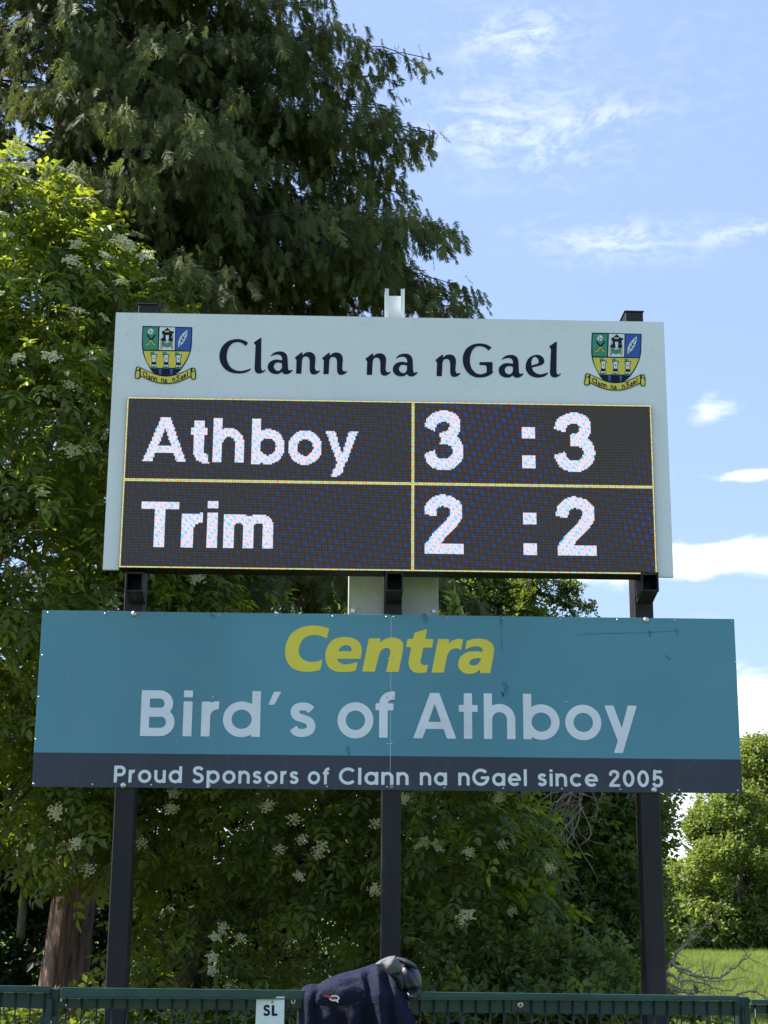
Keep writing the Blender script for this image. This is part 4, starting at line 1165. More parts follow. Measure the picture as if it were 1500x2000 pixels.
T.put(b.inputs['Base Color'], (.010, .010, .011)); b.inputs['Roughness'].default_value = .6; b.inputs['Specular IOR Level'].default_value = .12
T.put(b.inputs['Emission Color'], cc_); b.inputs['Emission Strength'].default_value = .48
mods = 0
NMX, NMZ = 12, 4
for i in range(NMX):
    for j in range(NMZ):
        xa_ = lx0+.004+(lx1-lx0-.008)*i/NMX; xb_ = lx0+.004+(lx1-lx0-.008)*(i+1)/NMX; za_ = lz0+.004+(lz1-lz0-.008)*j/NMZ; zb_ = lz0+.004+(lz1-lz0-.008)*(j+1)/NMZ
        MB().box(xa_+.0003, xb_-.0003, YL, YL+.0055, za_+.0003, zb_-.0003).build('led_module', lm, sb)

# lit lamps
PITCHL = .0105
NX = int((lx1-lx0-.008)/PITCHL); NZ = int((lz1-lz0-.008)/PITCHL)
px_ = lx0+.004+(np.arange(NX)+.5)*(lx1-lx0-.008)/NX; pz_ = lz0+.004+(np.arange(NZ)+.5)*(lz1-lz0-.008)/NZ
GXX, GZZ = np.meshgrid(px_, pz_); Pg = np.stack([GXX.ravel(), GZZ.ravel()], 1)
white = np.zeros(len(Pg), bool)
def led_glyph(ch, xa, xb, yt, yb_, w=.20, full=1.0, low=0.0):
    wd, S = G(ch, w, True); mid = (xa+xb)/2
    A = at(xa, yb_, YL); Bq = at(xb, yb_, YL); zt_ = at(mid, yt, YL)[2]; z0_ = at(mid, yb_, YL)[2]
    H_ = (zt_-z0_)/(full-low); kx = (Bq[0]-A[0])/wd
    Q = np.stack([(Pg[:, 0]-A[0])/kx, (Pg[:, 1]-z0_)/H_+low], 1); sel = (Q[:, 0] > -.1) & (Q[:, 0] < wd+.1) & (Q[:, 1] > -.4) & (Q[:, 1] < 1.1)
    idx = np.where(sel)[0]; white[idx[glyph_fn(S)(Q[idx]) < 0.0]] = True
led_glyph('A', 278, 363, 815, 902); led_glyph('t', 371, 406, 822, 905, full=.92, low=0); led_glyph('h', 416, 475, 816, 903); led_glyph('b', 490, 555, 818, 906); led_glyph('o', 562, 628, 840, 907, full=.78); led_glyph('y', 635, 698, 843, 931, full=.76, low=-.33)
led_glyph('T', 273, 346, 979, 1069); led_glyph('r', 352, 395, 1002, 1069, full=.77, w=.22); led_glyph('i', 402, 425, 980, 1070, w=.2); led_glyph('m', 435, 534, 1003, 1071, full=.78)
led_glyph('3', 828, 905, 802, 918); led_glyph('3', 1083, 1162, 806, 921); led_glyph('2', 828, 906, 968, 1082); led_glyph('2', 1087, 1166, 972, 1086)
def led_rect(xa, xb, ya_, yb_):
    A = at(xa, yb_, YL); Bq = at(xb, ya_, YL); white[(Pg[:, 0] > A[0]) & (Pg[:, 0] < Bq[0]) & (Pg[:, 1] > A[2]) & (Pg[:, 1] < Bq[2])] = True
led_rect(1019, 1044, 835, 857); led_rect(1019, 1045, 891, 914); led_rect(1021, 1047, 1001, 1025); led_rect(1022, 1048, 1061, 1084)
W2 = white.reshape(NZ, NX); yel = np.zeros_like(W2)
yel[0, :] = yel[-1, :] = True; yel[:, 0] = yel[:, -1] = True
kc = int(np.argmin(abs(px_-at(807, 940, YL)[0]))); kr = int(np.argmin(abs(pz_-at(760, 943, YL)[2])))
yel[:, kc] = True; yel[kr, :] = True; yel[kr-1, :] = True; yel[:, kc-1] = True; W2 &= ~yel
def lit(name, mask, matl, grow):
    jz, ix = np.where(mask); V = []; hx = (lx1-lx0-.008)/NX/2*grow; hz = (lz1-lz0-.008)/NZ/2*grow
    X = px_[ix]; Z = pz_[jz]; y = np.full(len(X), YL-.0015)
    V = np.stack([np.stack([X-hx, y, Z-hz], 1), np.stack([X+hx, y, Z-hz], 1), np.stack([X+hx, y, Z+hz], 1), np.stack([X-hx, y, Z+hz], 1)], 1).reshape(-1, 3)
    Fq_ = np.arange(len(V)).reshape(-1, 4)
    o = link(name, np_mesh(name, V, Fq_, np.repeat(rng.random(len(X)), 4)), matl, sb); o['kind'] = 'stuff'; return o
def lampmat(name, ca, cb, cc2, st_):
    m = bpy.data.materials.new(name); m.use_nodes = True; T = NT(m.node_tree); b = T.n['Principled BSDF']
    t_ = T.new('ShaderNodeTexCoord'); sp2 = T.new('ShaderNodeSeparateXYZ'); T.l.new(t_.outputs['Object'], sp2.inputs[0])
    a1_ = T.math('SINE', T.math('ADD', T.math('MULTIPLY', sp2.outputs[0], P1/.052), T.math('MULTIPLY', sp2.outputs[2], P1/.21)))
    a2_ = T.math('SINE', T.math('ADD', T.math('MULTIPLY', sp2.outputs[2], P1/.058), T.math('MULTIPLY', sp2.outputs[0], P1/.33)))
    tn = T.new('ShaderNodeAttribute', attribute_name='tint')
    v_ = T.math('ADD', T.math('MULTIPLY', a1_, a2_), T.math('MULTIPLY', T.math('SUBTRACT', tn.outputs['Fac'], .5), 1.3))
    c_ = T.mix(T.ss(v_, -.7, .0), ca, cb); c_ = T.mix(T.ss(v_, .0, .7), c_, cc2)
    T.put(b.inputs['Base Color'], (.02, .02, .02)); T.put(b.inputs['Emission Color'], c_); b.inputs['Emission Strength'].default_value = st_; return m
lit('lit_characters', W2, lampmat('white_lamps', (.24, .70, 1.0), (.88, .86, 1.0), (1.0, .60, .68), .42), 1.0)
lit('yellow_border_lines', yel, lampmat('yellow_lamps', (.45, .95, .55), (1.0, .86, .12), (1.0, .52, .20), .44), .82)

# header lettering, traced on the header sheet
def tr(sx, ox, oy, pts, dx=0, dy=0, Y=YH):
    pl = [((p[0]/sx)+ox+dx, (p[1]/sx)+oy+dy, *p[2:]) for p in pts]
    q = catmull(pl, True, 7); return np.array([at(a[0], a[1], Y)[[0, 2]] for a in q])
s1 = (3.75, 420, 650); s2 = (4.412, 780, 650)
gC = [(243, 73, 1), (225, 98, 1), (200, 78), (165, 69), (125, 80), (98, 115), (86, 165), (90, 205), (108, 245), (140, 270), (180, 280), (220, 275), (262, 262, 1), (266, 268, 1), (235, 287), (195, 298), (145, 297), (95, 282), (58, 250), (36, 205), (33, 155), (50, 105), (90, 65), (135, 49), (180, 47), (215, 57)]
gl_ = [(340, 37, 1), (338, 150, 1), (337, 258, 1), (347, 278), (371, 267, 1), (366, 280), (345, 294), (318, 299), (297, 288), (289, 264, 1), (297, 90, 1), (284, 77, 1), (288, 68, 1), (333, 37, 1)]
ga = [(407, 170, 1), (430, 148), (465, 137), (500, 140), (524, 160), (532, 190, 1), (534, 254, 1), (541, 275), (569, 270, 1), (564, 282), (545, 298), (520, 305), (500, 298), (489, 287, 1), (470, 300), (440, 303), (405, 290), (387, 262), (390, 230), (415, 205), (450, 196), (491, 202, 1), (489, 180), (475, 163), (450, 160), (425, 166), (410, 174, 1)]
ga_c = [(491, 225, 1), (470, 219), (445, 222), (431, 243), (436, 265), (455, 278), (475, 276), (489, 258, 1)]
gn = [(586, 180, 1), (635, 142, 1), (642, 145, 1), (638, 168, 1), (660, 148), (690, 141), (718, 150), (733, 172), (736, 195, 1), (731, 258, 1), (742, 279), (770, 276, 1), (766, 285), (745, 301), (718, 306), (700, 296), (693, 272, 1), (693, 208, 1), (685, 182), (665, 174), (647, 180), (637, 202, 1), (632, 300, 1), (593, 300, 1), (597, 200, 1), (585, 187, 1)]
gG = [(795, 125, 1), (770, 155, 1), (740, 130), (700, 117), (660, 122), (628, 155), (611, 205), (609, 260), (625, 310), (660, 347), (705, 358), (752, 342, 1), (752, 292, 1), (740, 280, 1), (692, 278, 1), (688, 265), (695, 253, 1), (795, 252, 1), (803, 258, 1), (802, 325, 1), (809, 340, 1), (790, 358), (750, 378), (700, 386), (645, 380), (595, 350), (560, 300), (546, 240), (552, 185), (580, 135), (630, 103), (690, 92), (745, 100)]
ge = [(1143, 300, 1), (1155, 330), (1185, 352), (1220, 358), (1260, 348), (1283, 341, 1), (1278, 353), (1255, 373), (1210, 386), (1160, 383), (1115, 358), (1090, 315), (1090, 270), (1110, 225), (1150, 197), (1195, 190), (1230, 205), (1248, 235), (1245, 262), (1225, 278)]
ge_c = [(1138, 282, 1), (1140, 240), (1152, 215), (1170, 208), (1190, 220), (1200, 245), (1195, 265, 1)]
def put(mb_, polys, cuts, Y, st=.0045):
    fn = outl(polys, cuts); V, Fs = contour(fn, *bnds(polys), st); mb_.poly([(v[0], Y, v[1]) for v in V], Fs)
def L(s_, pts, cut=None, dx=0, dy=0):
    mbh = MB(); put(mbh, [tr(*s_, pts, dx, dy)], [tr(*s_, cut, dx, dy)] if cut else [], YH-.0025); mbh.build('letter', M['navy'], sb)
L(s1, gC); L(s1, gl_); L(s1, ga, ga_c); L(s1, gn); L(s1, gn, None, 53.4, .9); L(s1, gn, None, 138, 2.4); L(s1, ga, ga_c, 244.3, 4.4)
L(s1, gn, None, 274.4, 4.8); L(s2, gG); L(s1, ga, ga_c, 451, 6.8); L(s2, ge, ge_c); L(s1, gl_, None, 576.9, 7.7)
for q in ((249, 652), (746, 672), (787, 672), (1276, 682)):
    p = at(*q, YH); MB().dome((p[0], YH-.0005, p[2]), .005, .003, 8, 3).build('rivet', M['rivet'], sb)

# crests
def crest(ox, oy):
    root = bpy.data.objects.new('crest', None); col.objects.link(root); root.parent = sb
    p = at(ox+74, oy+75, YH); root.location = Vector(p)-sb.location
    def C_(pts): return tr(10.0, ox, oy, pts)
    def lay(name, polys, matl, z, cuts=()):
        m_ = MB(); put(m_, [C_(p_) for p_ in polys], [C_(c_) for c_ in cuts], YH-.001-.0009*z, .0022); m_.build(name, matl, root)
    def stro(name, lines, w_, matl, z):
        m_ = MB()
        P_ = [np.array([at(ox+a[0]/10, oy+a[1]/10, YH)[[0, 2]] for a in ln]) for ln in lines]; rr = w_/10/F*YH
        fn = lambda Q: np.minimum.reduce([sd_stroke(Q, pl, rr, False, False) for pl in P_]); V, Fs = contour(fn, *bnds(P_, .012), .0018)
        m_.poly([(v[0], YH-.001-.0009*z, v[1]) for v in V], Fs); m_.build(name, matl, root)
    shield = [(283, 165, 1), (1258, 190, 1), (1252, 420), (1240, 600), (1200, 740), (1120, 900), (1010, 1050), (870, 1140), (740, 1160), (610, 1130), (480, 1070), (390, 930), (310, 760), (275, 600), (272, 420)]
    rib = [(240, 975, 1), (420, 1060), (600, 1125), (750, 1145), (900, 1125), (1060, 1070), (1235, 990, 1), (1235, 1160, 1), (1060, 1240), (900, 1290), (740, 1300), (560, 1280), (400, 1225), (240, 1150, 1)]
    lay('shield_outline', [shield], M['navy'], 0)
    lay('green_field', [[(303, 190, 1), (590, 195, 1), (580, 632, 1), (300, 628, 1), (292, 400, 1)]], M['green'], 1)
    lay('white_field', [[(618, 192, 1), (922, 197, 1), (912, 640, 1), (602, 634, 1)]], M['crestwhite'], 1)
    lay('blue_field', [[(942, 200, 1), (1238, 208, 1), (1232, 430, 1), (1212, 655, 1), (930, 640, 1)]], M['blue'], 1)
    lay('yellow_field', [[(305, 655, 1), (1205, 670, 1), (1150, 800), (1040, 985, 1), (440, 985, 1), (350, 820)]], M['crestyellow'], 1)
    lay('river', [[(595, 1000, 1), (655, 1000, 1), (650, 1120, 1), (610, 1110, 1)], [(820, 1005, 1), (880, 1005, 1), (860, 1125, 1), (830, 1125, 1)]], M['blue'], 1)
    # hurleys and ball
    stro('hurley', [[(380, 350), (455, 440), (500, 520), (540, 540)], [(530, 350), (455, 440), (390, 530), (340, 540)]], 17, M['navy'], 2)
    stro('hurley_blade', [[(455, 455), (500, 525), (540, 542)], [(445, 455), (395, 530), (345, 542)]], 10, M['crestyellow'], 3)
    lay('ball', [[(390, 270), (440, 218), (495, 255), (485, 310), (440, 332), (400, 310)]], M['crestwhite'], 2)
    stro('ball_seam', [[(420, 240), (440, 280), (430, 325)], [(440, 280), (490, 290)]], 5, M['navy'], 3)
    # seated figure as plain shapes
    lay('throne', [[(770, 200, 1), (835, 265, 1), (900, 280, 1), (895, 310, 1), (865, 320, 1), (880, 430, 1), (880, 610, 1), (845, 612, 1), (840, 470, 1), (680, 470, 1), (672, 612, 1), (635, 610, 1), (635, 430, 1), (665, 400, 1), (665, 270, 1), (705, 260, 1)]], M['navy'], 2)
    lay('throne_arm', [[(642, 450, 1), (665, 450, 1), (662, 600, 1), (642, 600, 1)], [(852, 470, 1), (875, 465, 1), (872, 600, 1), (852, 600, 1)], [(720, 262, 1), (810, 262, 1), (805, 292, 1), (725, 290, 1)]], M['crestyellow'], 3)
    lay('robe', [[(680, 470, 1), (760, 500), (838, 472, 1), (840, 570, 1), (760, 590), (678, 568, 1)]], M['green'], 3)
    lay('figure', [[(735, 350, 1), (800, 350, 1), (790, 460, 1), (760, 470, 1), (745, 455, 1)], [(672, 320, 1), (690, 340, 1), (685, 400, 1), (672, 400, 1)], [(845, 370, 1), (862, 390, 1), (850, 410, 1)]], M['crestwhite'], 3)
    # quill
    lay('quill', [[(1160, 240, 1), (1155, 330), (1120, 430), (1060, 520), (1010, 555), (990, 590, 1), (985, 580), (980, 510), (1000, 430), (1060, 330)]], M['crestwhite'], 2)
    stro('quill_rib', [[(1140, 290), (1070, 420), (1000, 545)], [(1070, 420), (1115, 405)], [(1070, 420), (1065, 360)], [(1040, 475), (1085, 465)], [(1040, 475), (1030, 420)]], 7, M['navy'], 3)
    # towers
    for dx, dy in ((0, 0), (238, 3), (478, 10)):
        T_ = [(x_+dx, y_+dy, 1) for x_, y_ in [(440, 712), (575, 716), (570, 760), (552, 775), (552, 905), (568, 990), (440, 985), (462, 900), (462, 770), (445, 750)]]
        lay('tower_outline', [T_], M['navy'], 2)
        lay('tower', [[(x_+dx, y_+dy, 1) for x_, y_ in [(458, 728), (478, 740), (500, 726), (520, 740), (545, 728), (560, 732), (555, 750), (541, 768), (541, 872), (473, 868), (473, 765), (460, 748)]],
                      [(x_+dx, y_+dy, 1) for x_, y_ in [(470, 925), (546, 928), (556, 965), (520, 962), (505, 938), (490, 962), (455, 960)]]], M['crestwhite'], 3)
        lay('window', [[(x_+dx, y_+dy, 1) for x_, y_ in [(508, 780), (520, 800), (510, 828), (498, 802)]]], M['navy'], 4)
        lay('flag', [[(x_+dx, y_+dy, 1) for x_, y_ in [(432, 675), (515, 672), (512, 700), (500, 722), (478, 708), (450, 705), (435, 690)]]], M['green'], 4)
        lay('grass_mound', [[(x_+dx, y_+dy, 1) for x_, y_ in [(450, 975), (560, 972), (572, 998), (440, 995)]]], M['green'], 4)
    # ribbon
    lay('ribbon_outline', [rib, [(190, 960), (240, 980), (250, 1040), (235, 1190), (180, 1200), (135, 1185), (150, 1020), (160, 980)], [(1225, 1000), (1280, 985), (1318, 1010), (1325, 1200), (1280, 1220), (1235, 1200), (1230, 1100)]], M['navy'], 5)
    lay('ribbon', [[(252, 1000, 1), (420, 1078), (600, 1143), (750, 1162), (900, 1143), (1060, 1090), (1222, 1012, 1), (1222, 1148, 1), (1060, 1225), (900, 1272), (740, 1284), (560, 1264), (400, 1208), (252, 1140, 1)],
                   [(175, 1050), (225, 1060, 1), (215, 1175), (180, 1185), (150, 1175)], [(195, 975), (228, 990), (205, 1030), (172, 1030)], [(1245, 1075, 1), (1305, 1060, 1), (1308, 1190), (1275, 1205), (1250, 1185)], [(1262, 1005), (1295, 1015), (1300, 1045), (1268, 1050)]], M['crestyellow'], 6)
    # motto on the ribbon, letters follow the curve
    def rp(u, v):     # u along 0..1, v up in crest units
        x_ = 290+u*(1180-290); yb_ = 1290-.00052*0-((x_-745)/445.0)**2*130; yb_ += -18
        return (x_+0, yb_-v)
    let = {'C': [[(60, 80), (30, 90), (5, 60), (8, 15), (40, 0), (62, 12)]], 'l': [[(5, 95), (5, 0)]], 'A': [[(5, 0), (28, 60), (50, 0), (5, 0)]], 'n': [[(5, 0), (5, 62)], [(5, 55), (30, 62), (42, 45), (42, 0)]],
           'G': [[(62, 90), (10, 90)], [(30, 90), (18, 55), (50, 52), (58, 20), (25, 0), (5, 8)]], 'a': [[(5, 0), (28, 60), (50, 0), (5, 0)]], 'e': [[(8, 30), (44, 38), (36, 60), (12, 58), (5, 28), (20, 2), (45, 8)]]}
    seq = [('C', .0), ('l', .085), ('A', .115), ('n', .19), ('n', .26), ('n', .41), ('A', .475), ('n', .655), ('G', .735), ('a', .83), ('e', .895), ('l', .975)]
    lines = []
    for ch_, u_ in seq:
        for ln in let[ch_]: lines.append([rp(u_+a/890.0, b_*1.0) for a, b_ in ln])
    stro('motto', lines, 9.5, M['navy'], 7)


crest(250, 620); crest(1127.5, 633)

# ================================================================== sponsor board
zt = (at(85, 1192, YS)[2]+at(1434, 1209, YS)[2])/2; zb = (at(60, 1537, YS)[2]+at(1450, 1549, YS)[2])/2
xl = (at(85, 1192, YS)[0]+at(60, 1537, YS)[0])/2; xr = (at(1434, 1209, YS)[0]+at(1450, 1549, YS)[0])/2
xm = at(763, 1370, YS)[0]; zs = at(755, 1476.5, YS)[2]
sp = empty('sponsor_board', ((xl+xr)/2, YS, zb), 'wide teal sponsor board with yellow and pale lettering below the scoreboard', 'sponsor board')
for (a, c_) in ((xl, xm-.0015), (xm+.0015, xr)):
    MB().box(a, c_, YS, YS+.004, zb, zt, .001).build('panel', M['teal'], sp)
    m_ = MB(); m_.poly([(a, YS-.001, zb), (c_, YS-.001, zb), (c_, YS-.001, zs), (a, YS-.001, zs)], [(0, 1, 2, 3)]); m_.build('navy_stripe', M['navyvinyl'], sp)
MB().box(xl+.05, xr-.05, YS+.0045, YS+.0075, zb+.01, zt-.01).build('backing_sheet', M['rivet'], sp)
sC = (3.409, 540, 1210)
cen = [([(352, 60, 1), (300, 46), (240, 40), (170, 52), (110, 85), (72, 140), (57, 210), (66, 270), (98, 318), (150, 343), (210, 349), (255, 345), (292, 336, 1), (307, 268, 1), (270, 279), (225, 283), (180, 268), (154, 240), (148, 205), (158, 165), (180, 130), (215, 110), (255, 103), (295, 110), (335, 127, 1)], None),
       ([(560, 262, 1), (403, 262, 1), (415, 283), (445, 297), (490, 296), (542, 282, 1), (528, 340, 1), (490, 348), (440, 351), (385, 343), (345, 315), (327, 270), (326, 225), (340, 180), (370, 140), (415, 121), (460, 117), (510, 125), (545, 145), (563, 175), (568, 215)], [(410, 211, 1), (425, 188), (455, 172), (485, 176), (499, 195), (499, 212, 1)]),
       ([(615, 126, 1), (693, 126, 1), (688, 156, 1), (715, 135), (750, 122), (790, 122), (825, 135), (843, 160), (842, 205, 1), (813, 350, 1), (729, 350, 1), (756, 228, 1), (757, 205), (745, 192), (722, 191), (700, 204), (685, 230), (677, 262, 1), (655, 348, 1), (570, 347, 1)], None),
       ([(1004, 62, 1), (991, 129, 1), (1046, 130, 1), (1036, 188, 1), (978, 187, 1), (962, 262, 1), (960, 288), (972, 301), (990, 304), (1011, 298, 1), (1000, 352, 1), (960, 357), (915, 350), (888, 325), (879, 290), (882, 258, 1), (897, 186, 1), (861, 184, 1), (872, 130, 1), (909, 129, 1), (919, 88, 1)], None),
       ([(1076, 130, 1), (1151, 131, 1), (1146, 165, 1), (1165, 145), (1195, 131), (1220, 129), (1243, 133, 1), (1228, 205, 1), (1205, 193), (1175, 197), (1150, 215), (1136, 245, 1), (1114, 354, 1), (1032, 354, 1)], None),
       ([(1256, 202, 1), (1267, 142, 1), (1310, 130), (1350, 128), (1400, 136), (1435, 160), (1449, 195), (1447, 228, 1), (1423, 358, 1), (1353, 357, 1), (1357, 328, 1), (1330, 352), (1285, 363), (1240, 352), (1214, 322), (1210, 285), (1228, 245), (1270, 218), (1320, 212), (1373, 216, 1), (1370, 195), (1350, 182), (1320, 179), (1285, 188)], [(1363, 259, 1), (1330, 258), (1298, 268), (1284, 288), (1292, 303), (1320, 306), (1345, 292)])]
for pl, ct in cen:
    mc = MB(); put(mc, [tr(*sC, pl, Y=YS)], [tr(*sC, ct, Y=YS)] if ct else [], YS-.0025, .005); mc.build('letter', M['yellow'], sp)
def wx(px, py): p = at(px, py, YS); return p[0], p[2]
for txt, spn, bl0, bl1, ytop in [("Bird's", [(274, 340), (357, 374.5), (392.5, 429), (435, 508), (523, 548), (565, 616.5)], 1437.5, 1440, 1348), ("of", [(659, 729), (733, 771)], 1441, 1441, 1350.5),
                                 ("Athboy", [(807, 891), (896, 933), (945, 1006.5), (1022, 1093), (1104, 1174.5), (1181, 1245)], 1442, 1446, 1353)]:
    sps = []
    for (a, c_) in spn: sps.append((wx(a, 1420)[0], wx(c_, 1420)[0]))
    z0a = wx(spn[0][0], bl0)[1]; z0b = wx(spn[-1][1], bl1)[1]; H_ = wx(spn[0][0]+20, ytop)[1]-wx(spn[0][0]+20, bl0)[1]
    word_mesh((M['paleprint'], sp), txt, sps[0][0], sps[-1][0] if len(sps) > 1 else sps[0][1], z0a, z0b, H_, YS-.0025, st=.018, spans=sps)
for txt, a, c_ in [('Proud', 222, 355), ('Sponsors', 375, 583), ('of', 601, 643), ('Clann', 662, 798), ('na', 820, 873), ('nGael', 895, 1029), ('since', 1050, 1168), ('2005', 1189, 1295)]:
    yb0 = 1528.3+(a-222)*.0088; yb1 = 1528.3+(c_-222)*.0088
    word_mesh((M['paleprint'], sp), txt, wx(a, 1528)[0], wx(c_, 1528)[0], wx(a, yb0)[1], wx(c_, yb1)[1], wx(a, yb0-33)[1]-wx(a, yb0)[1], YS-.0025, gap=.17, st=.035)
# rivets and bolts
rme = MB().dome((0, 0, 0), .0075, .0045, 10, 3).mesh('rivet', True); rme.materials.append(M['rivet'])
bme = MB().dome((0, 0, 0), .021, .013, 16, 5).mesh('bolt_head', True); bme.materials.append(M['zinc'])
wsh = MB().dome((0, 0, 0), .025, .002, 16, 2).mesh('washer'); wsh.materials.append(M['zinc'])
def place(me_, name, px, py, par=sp, Y=None, dy=0):
    p = at(px, py, YS); o = bpy.data.objects.new(name, me_); col.objects.link(o); o.parent = par
    o.location = Vector((p[0], (Y or YS-.0015)+dy, p[2]))-par.location; return o
for i in range(13):
    x_ = 92+i*111.2
    if i == 6: continue
    place(rme, 'rivet', x_+2, 1197+.0125*(x_-92)); place(rme, 'rivet', 66+i*114.6, 1531+.0095*(i*114.6))
for q in ((755, 1205), (769, 1205), (758, 1286), (767, 1286), (756, 1362), (768, 1362), (757, 1453), (765, 1453), (756, 1537), (766, 1537), (83, 1280), (76, 1361), (70, 1444), (1435, 1293), (1440, 1376), (1445, 1460), (416, 1362), (1106, 1371)):
    place(rme, 'rivet', *q)
for q in ((262, 1199), (1262, 1211), (241, 1534), (1277, 1543)):
    place(bme, 'bolt_head', *q, dy=-.003); 
# marks on the vinyl
res = MB()
def smear(pts, r_, n_=1):
    global res
    P_ = np.array([at(a[0], a[1], YS)[[0, 2]] for a in pts]); V, Fs = contour(lambda Q: sd_stroke(Q, P_, r_, False, False)+.002*np.sin(Q[:, 0]*310)*np.sin(Q[:, 1]*270), *bnds([P_], .03), .0035)
    res.poly([(v[0], YS-.0018, v[1]) for v in V], Fs)
smear([(1126, 1240), (1180, 1237), (1250, 1236), (1322, 1232)], .0024); smear([(1268, 1233), (1270, 1243)], .007); smear([(1321, 1231), (1323, 1239)], .009)
smear([(978, 1204), (979, 1218)], .010); smear([(979, 1222), (980, 1270)], .0035); smear([(985, 1336), (990, 1346), (986, 1355)], .018); smear([(980, 1352), (984, 1362)], .006)
smear([(829, 1203), (831, 1212)], .018); smear([(755, 1366), (770, 1368)], .006); smear([(679, 1460), (681, 1472)], .012)
smear([(1296, 1277), (1309, 1288)], .005); smear([(412, 1200), (418, 1206)], .01)
res.build('adhesive_marks', M['residue'], sp)

# ================================================================== fence
YFa, YFb = 5.62, 6.0        # left end, right end of the panel in view
def fy(px): return YFa+(YFb-YFa)*(px-110)/1330.0
fz = lambda px: at(px, np.interp(px, [-400, 110, 300, 1000, 1440, 1900], [1922, 1928.5, 1930.5, 1940.5, 1945, 1951]), fy(px))[2]
fr_ = empty('mesh_fence', (at(770, 1950, 5.8)[0], 5.8, 0), 'dark green wire fence with flat top rail along the bottom of the photo', 'fence')
def slat(name, pa, pb, za, zb_, ya, yb_, d, matl, h0a, h0b):
    """bar from point a to b; top heights za, zb_, lower edges h0a/h0b below; depth d"""
    m_ = MB(); v = []
    for (x_, y_, z_, h_) in ((pa, ya, za, h0a), (pb, yb_, zb_, h0b)):
        v += [(x_, y_, z_), (x_, y_+d, z_), (x_, y_+d, z_-h_), (x_, y_, z_-h_)]
    m_.poly(v, [(0, 4, 5, 1), (1, 5, 6, 2), (2, 6, 7, 3), (3, 7, 4, 0), (0, 1, 2, 3), (4, 7, 6, 5)]); return m_.build(name, matl, fr_)
def run(pxa, pxb, dz=0.0, la=.031, lb=.013):
    xa, xb = at(pxa, 1950, fy(pxa))[0], at(pxb, 1950, fy(pxb))[0]; ya, yb_ = fy(pxa), fy(pxb); za, zb_ = fz(pxa)-dz, fz(pxb)-dz
    slat('top_rail', xa, xb, za, zb_, ya-.012, yb_-.012, .030, M['fencecap'], la, lb)
    slat('rail_lip', xa, xb, za-la-.0005, zb_-lb-.0005, ya-.018, yb_-.018, .022, M['fencecap'], .0035, .0035)
    slat('flat_bar', xa, xb, za-la-.006, zb_-lb-.006, ya+.006, yb_+.006, .006, M['fence'], .030, .050)
    n_ = int(round((xb-xa)/.0505)); 
    for i in range(n_+1):
        t = (i+.35)/(n_+.7); x_ = xa+(xb-xa)*t; y_ = ya+(yb_-ya)*t; z_ = za+(zb_-za)*t-(la+(lb-la)*t)-.005
        w_ = MB().tube([(x_, y_, .03), (x_, y_, z_)], .0030, 6, True); w_.build('wire', M['fence'], fr_, True)
    for zz in (.08, .28, .48, .68, .88, 1.06):
        for s_ in (-.0065, .0065): MB().tube([(xa+.005, ya+s_, zz), (xb-.005, yb_+s_, zz)], .0033, 6, True).build('horizontal_wire', M['fence'], fr_, True)
run(120, 1442); run(-390, 98, -.0035, .012, .018); run(1466, 1960, .012, .012, .012)
for (pa, pb, dz) in ((83, 115, .004), (1440, 1464, .004)):
    ya = fy(pa)+.02; xa, xb = at(pa, 1950, ya)[0], at(pb, 1950, ya)[0]; z_ = fz(pa)-dz
    MB().box(xa, xb, ya, ya+.04, -.02, z_, .003).build('fence_post', M['fence'], fr_)
    MB().box(xa+.018, xb-.018, ya-.036, ya-.002, z_-.30, z_-.034, .002).build('clamp_bar', M['fence'], fr_)
def clamp(px, py, plate=True, w_=.032, h_=.026):
    y_ = fy(px)-.006; p = at(px, py, y_)
    if plate: MB().box(p[0]-w_, p[0]+w_, y_-.004, y_+.004, p[2]-h_, p[2]+h_, .002).build('clip_plate', M['blackclip'], fr_)
    o = MB().dome((p[0], y_-.0045, p[2]), .0115, .006, 14, 4).build('clip_bolt', M['zinc'], fr_, True)
    MB().dome((p[0], y_-.0115, p[2]), .005, .0015, 6, 2).build('bolt_socket', M['blackclip'], fr_)
clamp(1016, 1962); clamp(573, 1955); clamp(95, 1997, True, .03, .02)

# SL plate
YT = fy(528)-.012
sl = empty('letter_plate', at(528, 1985, YT), 'small white plate reading SL hung on the fence left of the jacket', 'sign')
xa, xb = at(500, 1970, YT)[0], at(555.5, 1970, YT)[0]; za, zb_ = at(528, 2042, YT)[2], at(528, 1946.5, YT)[2]
MB().box(xa, xb, YT-.003, YT, za, zb_, .001).build('plate', M['plate'], sl)
p = at(532, 1956.5, YT-.003); MB().dome((p[0], YT-.0032, p[2]), .0062, .002, 12, 3).build('screw', M['zinc'], sl); MB().dome((p[0], YT-.0053, p[2]), .0025, .0006, 8, 2).build('screw_hole', M['blackclip'], sl)
q = lambda px: at(px, 1984, YT-.003)[0]; zc = at(528, 1984, YT-.003)[2]; H_ = at(528, 1963, YT-.003)[2]-zc
word_mesh((M['navy'], sl), 'S', q(514), q(527), zc, zc, H_, YT-.0042, st=.04, w=.22); word_mesh((M['navy'], sl), 'L', q(530.5), q(542), zc, zc, H_, YT-.0042, st=.04, w=.22)


